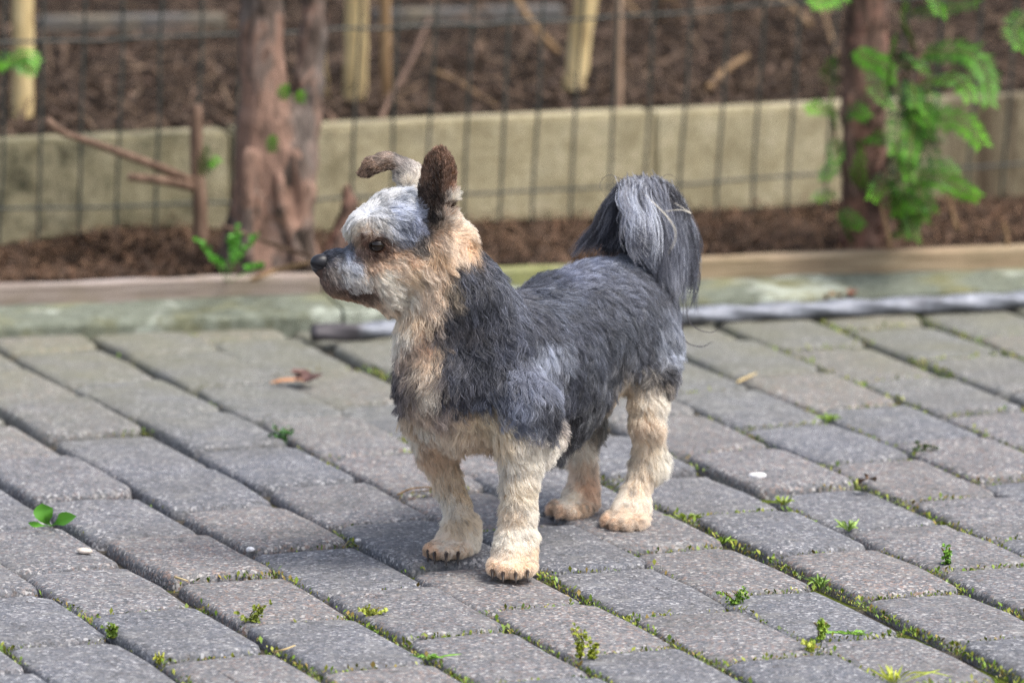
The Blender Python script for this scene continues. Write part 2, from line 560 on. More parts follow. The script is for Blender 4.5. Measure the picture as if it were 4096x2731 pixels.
# garden bed: level strip behind the edging, then the raised ground behind the low wall
WA, WB = G(0, 985, .03), G(3700, 800, .03)                          # foot of the wall, front
wd = (WB - WA).normalized(); wnrm = Vector((-wd.y, wd.x, 0))
def W(s, off, z=0.0):
    p = WA + wd * s + wnrm * off
    return Vector((p.x, p.y, z))
WALL_H, WALL_T = .118, .045
def bed_z(X, Y):
    s = (X - WA.x) * wd.x + (Y - WA.y) * wd.y
    off = (X - WA.x) * wnrm.x + (Y - WA.y) * wnrm.y
    up = 1 / (1 + np.exp(-(off - .022) / .006))
    low = .028 + .006 * sines(X, Y, 22, 3) + .016 * np.exp(-((X + .42) / .1) ** 2 - ((off + .02) / .06) ** 2)
    high = .03 + WALL_H - .006 + .012 * sines(X, Y, 9, 4) + np.clip(off - .05, 0, 1) * .02 + .008 * sines(X, Y, 40, 8)
    edge = np.clip(off / .3, 0, 1)
    return low * (1 - up) + (high * edge + (.03 + WALL_H - .008) * (1 - edge)) * up
ss = np.concatenate([np.linspace(-12, -1.0, 12)[:-1], np.linspace(-1.0, 2.2, 160), np.linspace(2.2, 14, 12)[1:]])
oo = np.concatenate([np.linspace(-.62, -.03, 60), np.linspace(-.02, .06, 18), np.linspace(.075, 1.6, 90), np.array([2, 3, 5, 9, 16, 30, 60])])
# the strip in front must start behind the edging boards
S_, O_ = np.meshgrid(ss, oo, indexing='ij')
Xb = WA.x + wd.x * S_ + wnrm.x * O_; Yb = WA.y + wd.y * S_ + wnrm.y * O_
keep_off = (Xb - KA.x) * kn.x + (Yb - KA.y) * kn.y
Zb = bed_z(Xb, Yb)
sh = np.maximum(.128 - keep_off, 0)                                  # pull the front rows up to the board
Xb = Xb + sh * kn.x; Yb = Yb + sh * kn.y
Vb = np.stack([Xb, Yb, Zb], -1).reshape(-1, 3)
ny = len(oo); i, j = np.meshgrid(np.arange(len(ss) - 1), np.arange(ny - 1), indexing='ij')
a = (i * ny + j).ravel()
bed = link('garden_bed', mesh_np('garden_bed', Vb, np.stack([a, a + ny, a + ny + 1, a + 1], 1)), MAT_SOIL)
tag(bed, kind='structure')
# ------------------------------------------------------------------ edging: kerb stones, boards, twisted bar
def prism(p0, p1, prof, name, mat, parent, jitter=0.0, seg=14, seed=0):
    """sweep a closed profile [(off, z)] (off measured behind the edging front) from s=p0 to s=p1"""
    r = np.random.default_rng(seed); m = len(prof); V = []; F = []
    for q in range(seg + 1):
        s = p0 + (p1 - p0) * q / seg
        for off, z in prof:
            V.append(tuple(K(s, off + r.normal(0, jitter), z + (r.normal(0, jitter) if z > 0 else 0))))
    for q in range(seg):
        for j in range(m):
            a = q * m + j; b = q * m + (j + 1) % m
            F.append((a, a + m, b + m, b))
    F += [tuple(range(m)), tuple(reversed(range(seg * m, seg * m + m)))]
    me = bpy.data.meshes.new(name); me.from_pydata(V, [], F)
    bm = bmesh.new(); bm.from_mesh(me); bmesh.ops.recalc_face_normals(bm, faces=bm.faces); bm.to_mesh(me); bm.free()
    return link(name, me, mat, parent)

MAT_KERB = mat_kerb()
kerb = tag(empty('kerb_edging', K(0, 0, 0)), 'low mossy concrete kerb along the far edge of the paving', 'kerb')
kprof = [(0, -.06), (0, .009), (.003, .0135), (.009, .0155), (.098, .018), (.1035, .015), (.1035, -.06)]
def kid(o, p):
    o.parent = p; o.matrix_parent_inverse = p.matrix_basis.inverted()
for n_, (s0, s1) in enumerate([(-.62, .372), (.376, 1.372), (1.376, 2.0)]):
    kid(prism(s0, s1, kprof, 'kerb_stone', MAT_KERB, None, .0007, 30, n_), kerb)

edge = tag(empty('timber_edging', K(0, .11, 0)), 'weathered timber boards edging the mulched bed behind the kerb', 'edging')
B1 = mat_board('grey_board', (112, 100, 94), (150, 137, 128), (178, 168, 164))
B2 = mat_board('mossy_board', (116, 113, 88), (148, 148, 118), (172, 172, 144), .55)
B3 = mat_board('tan_board', (124, 106, 88), (168, 148, 122), (198, 182, 158))
def bprof(o0, o1, z): return [(o0, -.05), (o0, z - .002), (o0 + .0025, z), (o1 - .002, z), (o1, z - .002), (o1, -.05)]
for nm, mt, s0, s1, o0, o1, z in (('board', B1, -.6, .371, .105, .128, .0372), ('board', B2, .375, .775, .109, .132, .0345), ('board', B3, .779, 2.0, .105, .128, .0385)):
    kid(prism(s0, s1, bprof(o0, o1, z), nm, mt, None, .0006, 24, int(s0 * 100) + 100), edge)

# twisted steel bar lying on the paving in front of the kerb
def mat_steel():
    M = NT('weathered_steel', .6, .4)
    geo = M.world()
    M.b.inputs['Metallic'].default_value = .35
    c = M.ramp(M.noise(geo, 60, 5, .6), [(.3, lin((102, 105, 113))), (.6, lin((134, 138, 148))), (.8, lin((178, 181, 190)))])
    sep = M.n('ShaderNodeSeparateXYZ'); M.L(geo, sep.inputs[0])
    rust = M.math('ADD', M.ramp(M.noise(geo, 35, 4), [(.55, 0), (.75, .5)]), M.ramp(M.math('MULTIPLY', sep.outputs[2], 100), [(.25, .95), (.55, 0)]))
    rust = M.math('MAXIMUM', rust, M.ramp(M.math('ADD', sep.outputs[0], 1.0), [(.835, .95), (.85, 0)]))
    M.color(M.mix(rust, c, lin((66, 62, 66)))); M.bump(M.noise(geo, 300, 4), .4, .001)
    return M.m
bar_a, bar_b = G(1250, 1334, .0098), G(4096, 1201, .0098)
dirb = (bar_b - bar_a).normalized()
def twist_ring(i, ang):
    return 1 + .15 * np.cos(3 * (ang - i * .13))
pts = [bar_a + dirb * (q * .0045) for q in range(330)]
V, F = tube(pts, .0092, 16, True, twist_ring)
bar = tag(link('twisted_steel_bar', mesh_np('twisted_steel_bar', V, F), mat_steel()), 'long twisted steel bar lying on the paving against the kerb', 'steel bar')

# ------------------------------------------------------------------ low wall of cream slabs
MAT_SLAB = mat_slab()
wall = tag(empty('low_garden_wall', W(0, 0, .03)), 'low cream concrete wall holding the raised ground behind the wire fence', 'wall')
s = -.75; r_ = random.Random(3)
breaks = [-.75, -.24, .27, .775, 1.285, 1.79, 2.3]
for s0, s1 in zip(breaks[:-1], breaks[1:]):
    bm = bmesh.new()
    z0, z1 = -.06, .03 + WALL_H + r_.uniform(-.002, .002)
    o = r_.uniform(-.002, .002)
    vs = [bm.verts.new(W(a, b + o, z)) for z in (z0, z1) for a, b in ((s0 + .0015, 0), (s1 - .0015, 0), (s1 - .0015, WALL_T), (s0 + .0015, WALL_T))]
    for f in ((0, 1, 5, 4), (1, 2, 6, 5), (2, 3, 7, 6), (3, 0, 4, 7), (4, 5, 6, 7), (3, 2, 1, 0)): bm.faces.new([vs[i] for i in f])
    bmesh.ops.recalc_face_normals(bm, faces=bm.faces)
    bmesh.ops.bevel(bm, geom=[e for e in bm.edges], offset=.004, segments=2, affect='EDGES')
    me = bpy.data.meshes.new('slab'); bm.to_mesh(me); bm.free()
    ob = link('slab', me, MAT_SLAB); kid(ob, wall)

# the second, grey edging further back on the raised ground
B4 = mat_board('old_grey_board', (70, 68, 66), (92, 90, 88), (120, 117, 114))
back = tag(empty('rear_edging', G(600, 150, .16)), 'dark grey board edging far back on the leaf covered ground', 'edging')
for (xa, ya, xb, yb) in ((150, 158, 905, 148), (1500, 130, 2260, 112)):
    A, B = G(xa, ya, .15), G(xb, yb, .15); d_ = (B - A).normalized(); n_ = Vector((-d_.y, d_.x, 0))
    bm = bmesh.new()
    vs = [bm.verts.new((p.x, p.y, z)) for z in (.12, .176) for p in (A, B, B + n_ * .03, A + n_ * .03)]
    for f in ((0, 1, 5, 4), (1, 2, 6, 5), (2, 3, 7, 6), (3, 0, 4, 7), (4, 5, 6, 7), (3, 2, 1, 0)): bm.faces.new([vs[i] for i in f])
    bmesh.ops.bevel(bm, geom=[e for e in bm.edges], offset=.003, segments=1, affect='EDGES')
    me = bpy.data.meshes.new('board'); bm.to_mesh(me); bm.free(); kid(link('board', me, B4), back)

# ------------------------------------------------------------------ wire fence
Mw = NT('fence_wire', .5, .4); Mw.color(lin((56, 61, 58))); MAT_WIRE = Mw.m
fence = tag(empty('wire_fence', W(.5, -.035, .03)), 'dark green welded wire mesh fence standing in front of the low wall', 'fence')
def fY(px): # distance of the fence plane below photo column px
    a, b = W(0, -.035), W(1.3, -.035)
    d = ray(px, 700); d2 = Vector((d.x, d.y, 0)); e = (b - a)
    # a + t e = u d2
    det = e.x * (-d2.y) + d2.x * e.y
    u = (e.x * (-a.y) + a.x * e.y) / det
    return d2.y * u
wx = [-308, -152, 5, 157, 321, 471, 628, 785, 942, 1098, 1255, 1411, 1564, 1713, 1860, 2006, 2138, 2291, 2438, 2580, 2723, 2872, 3017, 3155, 3304, 3440, 3580, 3722, 3875, 4012, 4155, 4300]
wr = random.Random(11)
for px in wx:
    lean = .022 + .058 * max(px, 0) / 4096
    Y = fY(px)
    pts = [P(px + lean * (700 - y) + wr.gauss(0, 2.5), y, Y + wr.gauss(0, .0015)) for y in (1040 - .052 * px, 850, 650, 420, 200, 0, -300, -900)]
    V, F = tube(bez(pts, 14), .0019, 6)
    kid(link('wire', mesh_np('wire', V, F), MAT_WIRE), fence)
def hy(px): return np.interp(px, [-300, 150, 1000, 1846, 2492, 2719, 3232, 4096, 4300], [846, 835, 806, 775, 748, 735, 696, 658, 650])
for dy in (0, -665, -1330):
    pts = [P(px, float(hy(px)) + dy * (1 + .00001 * px) + wr.gauss(0, 3), fY(px) - .002) for px in range(-308, 4320, 140)]
    V, F = tube(bez(pts, 70), .0017, 6)
    kid(link('wire', mesh_np('wire', V, F), MAT_WIRE), fence)

# ------------------------------------------------------------------ litter (nobody could count it)
def litter(name, n, sampler, cols, lmin, lmax, aspect, tilt, seed):
    r = np.random.default_rng(seed)
    C = sampler(r, n); L_ = r.uniform(lmin, lmax, n) * r.uniform(.5, 1, n); Wd = L_ * r.uniform(aspect[0], aspect[1], n)
    az = r.uniform(0, 2 * np.pi, n); ti = r.normal(0, tilt, n); ro = r.normal(0, tilt * 1.4, n)
    d = np.stack([np.cos(az) * np.cos(ti), np.sin(az) * np.cos(ti), np.sin(ti)], 1)
    s_ = np.cross(np.array([0, 0, 1.0]), d); s_ /= np.linalg.norm(s_, axis=1)[:, None]
    up = np.cross(d, s_); s_ = s_ * np.cos(ro)[:, None] + up * np.sin(ro)[:, None]; up = np.cross(d, s_)
    bend = r.normal(0, .22, n)[:, None] * L_[:, None]
    C[:, 2] += np.abs(np.sin(ti)) * L_ * .5 + np.abs(np.sin(ro)) * Wd * .5
    a = C - d * L_[:, None] / 2; b = C + d * L_[:, None] / 2
    w2 = Wd[:, None] / 2
    V = np.stack([a - s_ * w2 * .35, a + s_ * w2 * .35, C + s_ * w2 + up * bend, b + s_ * w2 * .2, b - s_ * w2 * .2, C - s_ * w2 + up * bend], 1).reshape(-1, 3)
    o = np.arange(n)[:, None] * 6
    F = np.concatenate([o + np.array([[0, 1, 2, 5]]), o + np.array([[5, 2, 3, 4]])])
    me = mesh_np(name, V, F, False)
    ci = r.integers(0, len(cols), n); c = lin(np.array(cols)[ci]) * r.uniform(.34, .80, n)[:, None]
    color_attr(me, np.repeat(c, 6, 0))
    return tag(link(name, me, MAT_LITTER), kind='stuff')
def samp_high(r, n):
    s = r.uniform(-.5, 1.75, n); off = .05 + 1.5 * r.uniform(0, 1, n) ** 1.2
    X = WA.x + wd.x * s + wnrm.x * off; Y = WA.y + wd.y * s + wnrm.y * off
    return np.stack([X, Y, bed_z(X, Y) + r.uniform(.0, .008, n)], 1)
def samp_low(r, n):
    s = r.uniform(-.4, 1.6, n); t = r.uniform(0.02, .98, n)
    A = np.array([KA.x, KA.y]) + np.outer(s, [kd.x, kd.y]) + np.array([kn.x, kn.y]) * .14
    w0 = ((A[:, 0] - WA.x) * wnrm.x + (A[:, 1] - WA.y) * wnrm.y)
    X = A[:, 0] - wnrm.x * w0 * t; Y = A[:, 1] - wnrm.y * w0 * t
    return np.stack([X, Y, bed_z(X, Y) + r.uniform(.0, .006, n)], 1)
dead = [(76, 56, 44), (90, 68, 54), (62, 48, 40), (116, 92, 74), (72, 57, 48), (90, 66, 54), (52, 41, 35), (78, 60, 50), (150, 122, 104)]
t_ = litter('dead_leaves', 14000, samp_high, dead, .005, .020, (.25, .6), .3, 21); t_['label'] = 'brown dead leaves covering the raised ground behind the wall'; t_['category'] = 'leaf litter'
t_ = litter('fallen_needles', 9000, samp_high, [(112, 88, 68), (82, 62, 48), (140, 116, 92)], .02, .08, (.03, .07), .28, 22); t_['label'] = 'thin dry stalks and needles strewn over the raised ground'; t_['category'] = 'needles'
t_ = litter('bark_mulch', 6000, samp_low, [(84, 62, 48), (104, 78, 60), (60, 46, 38), (122, 96, 76), (76, 58, 48)], .004, .014, (.2, .6), .3, 23); t_['label'] = 'reddish brown mulch filling the strip before the wall'; t_['category'] = 'mulch'
t_ = litter('dry_needles', 9000, samp_low, [(132, 92, 62), (104, 74, 54), (156, 118, 86)], .014, .05, (.03, .08), .22, 24); t_['label'] = 'dry brown needles lying on the mulched strip'; t_['category'] = 'needles'

# ------------------------------------------------------------------ stakes standing in the raised ground
def mat_wood(name, a, b, c_, sc=(30, 30, 4), rough=.75):
    M = NT(name, rough, .25); geo = M.world()
    c = M.ramp(M.noise(M.mapping(geo, sc), 4, 5, .6), [(.3, lin(a)), (.55, lin(b)), (.78, lin(c_))])
    M.color(c); M.bump(M.noise(M.mapping(geo, sc), 14, 5, .6), .6, .003)
    return M.m
MAT_STAKE = mat_wood('pale_split_wood', (168, 144, 102), (212, 190, 142), (232, 214, 172))
MAT_STICK = mat_wood('dry_stick', (92, 72, 52), (140, 114, 84), (172, 146, 112))
MAT_CANE = mat_wood('pale_cane', (140, 116, 96), (178, 152, 130), (200, 178, 158))
MAT_TWIG = mat_wood('brown_twig', (70, 54, 44), (112, 90, 76), (146, 122, 106))
def stake(label, base, top, rbase, rtop, mat, cat='stake', sides=10, flat=1.0, group=None):
    A = G(*base, .147); A.z = float(bed_z(np.array(A.x), np.array(A.y))) - .02
    Bp = P(top[0], top[1], A.y - .01)
    ext = (Bp - A); Bp = A + ext * 1.35
    rr = np.random.default_rng(int(base[0])); n = 12
    pts = [A + (Bp - A) * (q / (n - 1)) + Vector((rr.normal(0, rbase * .04), rr.normal(0, rbase * .04), 0)) for q in range(n)]
    ph = rr.uniform(0, 6.28)
    V, F = tube(pts, np.linspace(rbase, rtop, n), sides, True, lambda i, a: 1 + .10 * np.cos(2 * a + ph) + .05 * np.cos(5 * a + ph * 2))
    o = link('stake' if cat == 'stake' else 'stick', mesh_np('stake', V, F), mat)
    return tag(o, label, cat, group)
stake('pale wooden stake at the far left with a green shoot before it', (92, 450), (95, 0), .0125, .0115, MAT_STAKE, group='stakes on the raised ground')
stake('pale split stake just right of the forked reddish trunk', (1415, 388), (1425, 0), .0158, .0135, MAT_STAKE, group='stakes on the raised ground')
stake('pale stake leaning slightly in the middle with a stick against it', (2285, 352), (2345, 0), .0145, .0150, MAT_STAKE, group='stakes on the raised ground')
stake('dull brown stake beside the pale split one', (1545, 398), (1540, 0), .0062, .0062, MAT_STICK, group='stakes on the raised ground')
stake('thin straight greyish cane right of the leaning stake', (2472, 412), (2470, 0), .0056, .0052, MAT_CANE, 'cane')
stake('short pale stake half hidden behind the forked trunk', (1300, 380), (1270, 150), .0075, .007, MAT_STAKE, group='stakes on the raised ground')
def twig(label, pts, r0, r1, mat=None, cat='twig', z=None, group=None, name='twig'):
    """pts: photo points with a height above the raised ground or a distance"""
    V, F = tube(bez(pts, 18), np.linspace(r0, r1, 18), 7, True)
    return tag(link(name, mesh_np(name, V, F), mat or MAT_TWIG), label, cat, group)
def gz(px, py, h=.01):
    A = G(px, py, .15); A.z = float(bed_z(np.array(A.x), np.array(A.y))) + h; return A
twig('long dry stick leaning against the middle stake', [P(2055, -20, 9.0), P(2140, 110, 8.95), gz(2235, 245, .008)], .0042, .0048, MAT_STICK, 'stick')
twig('pale log end lying on the leaves beyond the fence', [gz(1640, 118), gz(1740, 112, .012), gz(1830, 120, .008)], .0075, .005, MAT_STICK, 'branch')
twig('curved bare branch lying along the top of the wall', [gz(1262, 455, .012), gz(1330, 478, .014), gz(1440, 485, .012), gz(1540, 455, .016), gz(1640, 350, .03), gz(1720, 235, .045)], .0046, .0026, MAT_TWIG, 'branch')
twig('stick slanting down from the top edge at right of centre', [gz(2960, -25, .05), gz(3090, 70, .03), gz(3240, 150, .012)], .006, .0046, MAT_STICK, 'stick')
twig('two toned dry stalk slanting behind the thin cane', [gz(2370, -20, .05), gz(2460, 55, .03), gz(2550, 110, .012)], .0042, .003, MAT_STICK, 'stick')
twig('thin bent stalk forming an arch near the top edge', [gz(2632, 90, .004), P(2650, 10, 9.1), P(2680, -30, 9.1), P(2700, 20, 9.1), gz(2730, 95, .004)], .0028, .002, MAT_STICK, 'stalk')
twig('thin straight twig lying under the right tree foliage', [gz(3230, 40, .05), gz(3300, 180, .03), gz(3345, 270, .012)], .0024, .0016, MAT_STICK)
twig('dry stick lying flat in the leaves behind the wall', [gz(1730, 315, .008), gz(1850, 350, .01), gz(1990, 415, .006)], .0032, .002, MAT_STICK, 'stick')
twig('short dry stick among the leaves right of the cane', [gz(2830, 350, .006), gz(2900, 310, .012), gz(2990, 275, .02)], .005, .003, MAT_STICK, 'stick')
# ------------------------------------------------------------------ the dog
SPX = 1 / 4400.0
dog = tag(empty('dog', G(2150, 2200, 0)), 'small grey and tan terrier standing on the paving with its head turned to the side', 'dog')
body = SDF((-.215, 6.50, -.012), (.205, 7.09, .42), .003)
HEAD = Vector((-.5, -.866, 0)); LEFT = Vector((.866, -.5, 0))
def C(a, b, k=.02, flat=None, sub=False):
    """a, b = (px, py, Y, radius in px)"""
    body.cone(P(*a[:3]), P(*b[:3]), a[3] * SPX, b[3] * SPX, k, flat, sub)
def CH(pts, k=.02, flat=None, k2=.004):
    for i, (p, q) in enumerate(zip(pts[:-1], pts[1:])): C(p, q, k if i == 0 else k2, flat)

# torso
CH([(1772, 1480, 6.672, 142), (1890, 1490, 6.70, 215), (1985, 1465, 6.745, 245), (2120, 1440, 6.80, 250), (2270, 1360, 6.86, 245), (2400, 1295, 6.915, 235), (2475, 1270, 6.945, 228)], .03, None, .012)
CH([(1960, 1570, 6.73, 190), (2160, 1570, 6.80, 195), (2300, 1490, 6.86, 180)], .03, None, .012)
C((1758, 1500, 6.666, 104), (1810, 1640, 6.69, 115), .03)
# neck
CH([(1768, 1050, 6.675, 138), (1820, 1180, 6.68, 168), (1870, 1330, 6.70, 215), (1915, 1420, 6.71, 225)], .02, None, .012)
CH([(1728, 1190, 6.668, 90), (1722, 1320, 6.665, 95), (1735, 1460, 6.665, 108)], .025, None, .012)
# skull, cheeks, brow
C((1606, 936, 6.665, 132), (1685, 918, 6.672, 134), .02)
C((1565, 1005, 6.655, 118), (1685, 1035, 6.665, 132), .02)
C((1492, 905, 6.655, 72), (1560, 868, 6.66, 85), .02)
C((1476, 905, 6.640, 40), (1500, 915, 6.637, 46), .015)
C((1474, 902, 6.670, 38), (1500, 900, 6.675, 46), .015)
# muzzle, jaw
CH([(1520, 1080, 6.655, 112), (1420, 1082, 6.655, 84), (1335, 1070, 6.656, 64), (1292, 1060, 6.656, 46)], .014)
C((1540, 1150, 6.66, 70), (1355, 1136, 6.657, 40), .014)
# near ear: an upright leaf, hollow towards the camera; the other one folds over
en = (Vector((-.55, -.83, .05))).normalized()
CH([(1728, 930, 6.642, 72), (1738, 850, 6.640, 70), (1750, 760, 6.640, 80), (1758, 678, 6.642, 73), (1762, 630, 6.644, 44)], .010, (en, .22))
for q in ((1722, 840, 6.628, 46), (1736, 740, 6.627, 46)):
    C(q, (q[0] + 10, q[1] - 60, q[2] + .001, q[3] - 6), .01, None, True)
en2 = Vector((.25, -.35, .9)).normalized()
CH([(1672, 770, 6.70, 55), (1642, 705, 6.705, 46)], .02)
CH([(1648, 712, 6.705, 44), (1608, 660, 6.706, 42), (1560, 640, 6.705, 42), (1505, 656, 6.70, 38), (1458, 692, 6.697, 24)], .008, (en2, .34))
# fore legs: dog's right, dog's left
CH([(1740, 1640, 6.72, 110), (1744, 1740, 6.738, 78), (1750, 1810, 6.745, 64), (1784, 1915, 6.748, 46), (1826, 2010, 6.746, 42), (1842, 2090, 6.743, 52), (1838, 2150, 6.740, 60)], .02)
C((1838, 2160, 6.738, 52), (1775, 2192, 6.722, 40), .02)
for t_x, t_y, t_Y in ((1720, 2200, 6.712), (1745, 2208, 6.703), (1790, 2208, 6.698), (1835, 2205, 6.703)):
    C((t_x + 25, t_y - 12, t_Y + .012, 26), (t_x, t_y, t_Y, 24), .004)
CH([(2080, 1620, 6.665, 130), (2082, 1730, 6.665, 98), (2080, 1830, 6.665, 66), (2078, 1930, 6.664, 60), (2070, 2060, 6.662, 56), (2066, 2140, 6.660, 62), (2055, 2215, 6.652, 66)], .02)
C((2058, 2225, 6.655, 60), (2048, 2262, 6.640, 52), .02)
for t_x, t_y, t_Y in ((1975, 2272, 6.632), (2015, 2284, 6.620), (2063, 2286, 6.618), (2108, 2278, 6.624)):
    C((t_x + 6, t_y - 16, t_Y + .014, 30), (t_x, t_y, t_Y, 27), .004)
C((2190, 1745, 6.70, 40), (2150, 1790, 6.69, 50), .03)
# hind legs: dog's left (nearer), dog's right
CH([(2590, 1400, 6.91, 118), (2598, 1500, 6.895, 92), (2594, 1600, 6.885, 66), (2586, 1690, 6.878, 56), (2592, 1790, 6.885, 46), (2582, 1860, 6.886, 42), (2548, 1960, 6.878, 44), (2530, 2030, 6.873, 52)], .025)
C((2628, 1835, 6.895, 22), (2600, 1870, 6.89, 30), .02)
C((2528, 2040, 6.870, 48), (2490, 2072, 6.855, 42), .02)
for t_x, t_y, t_Y in ((2432, 2082, 6.852), (2468, 2094, 6.838), (2515, 2098, 6.833), (2555, 2092, 6.838)):
    C((t_x + 15, t_y - 14, t_Y + .013, 27), (t_x, t_y, t_Y, 25), .004)
CH([(2400, 1450, 6.97, 105), (2370, 1560, 6.95, 80), (2345, 1680, 6.935, 56), (2325, 1760, 6.932, 46), (2332, 1860, 6.94, 42), (2336, 1940, 6.938, 46), (2325, 1995, 6.93, 52)], .025)
C((2322, 2000, 6.928, 46), (2275, 2030, 6.912, 38), .02)
for t_x, t_y, t_Y in ((2212, 2036, 6.908), (2245, 2050, 6.897), (2290, 2052, 6.893), (2330, 2046, 6.90)):
    C((t_x + 18, t_y - 12, t_Y + .011, 26), (t_x, t_y, t_Y, 24), .004)
# tail bone, carried up over the back
CH([(2560, 1080, 6.965, 60), (2610, 980, 6.975, 36), (2628, 870, 6.975, 30), (2605, 780, 6.965, 28), (2560, 752, 6.955, 24), (2520, 765, 6.945, 16)], .02)

sk_V, sk_F = body.mesh()
keep = sk_V[:, 2] > -.05
def mat_skin():
    M = NT('dog_skin', .9, .1); M.color(M.attr('col')); return M.m
skin_me = mesh_np('body', sk_V, sk_F)
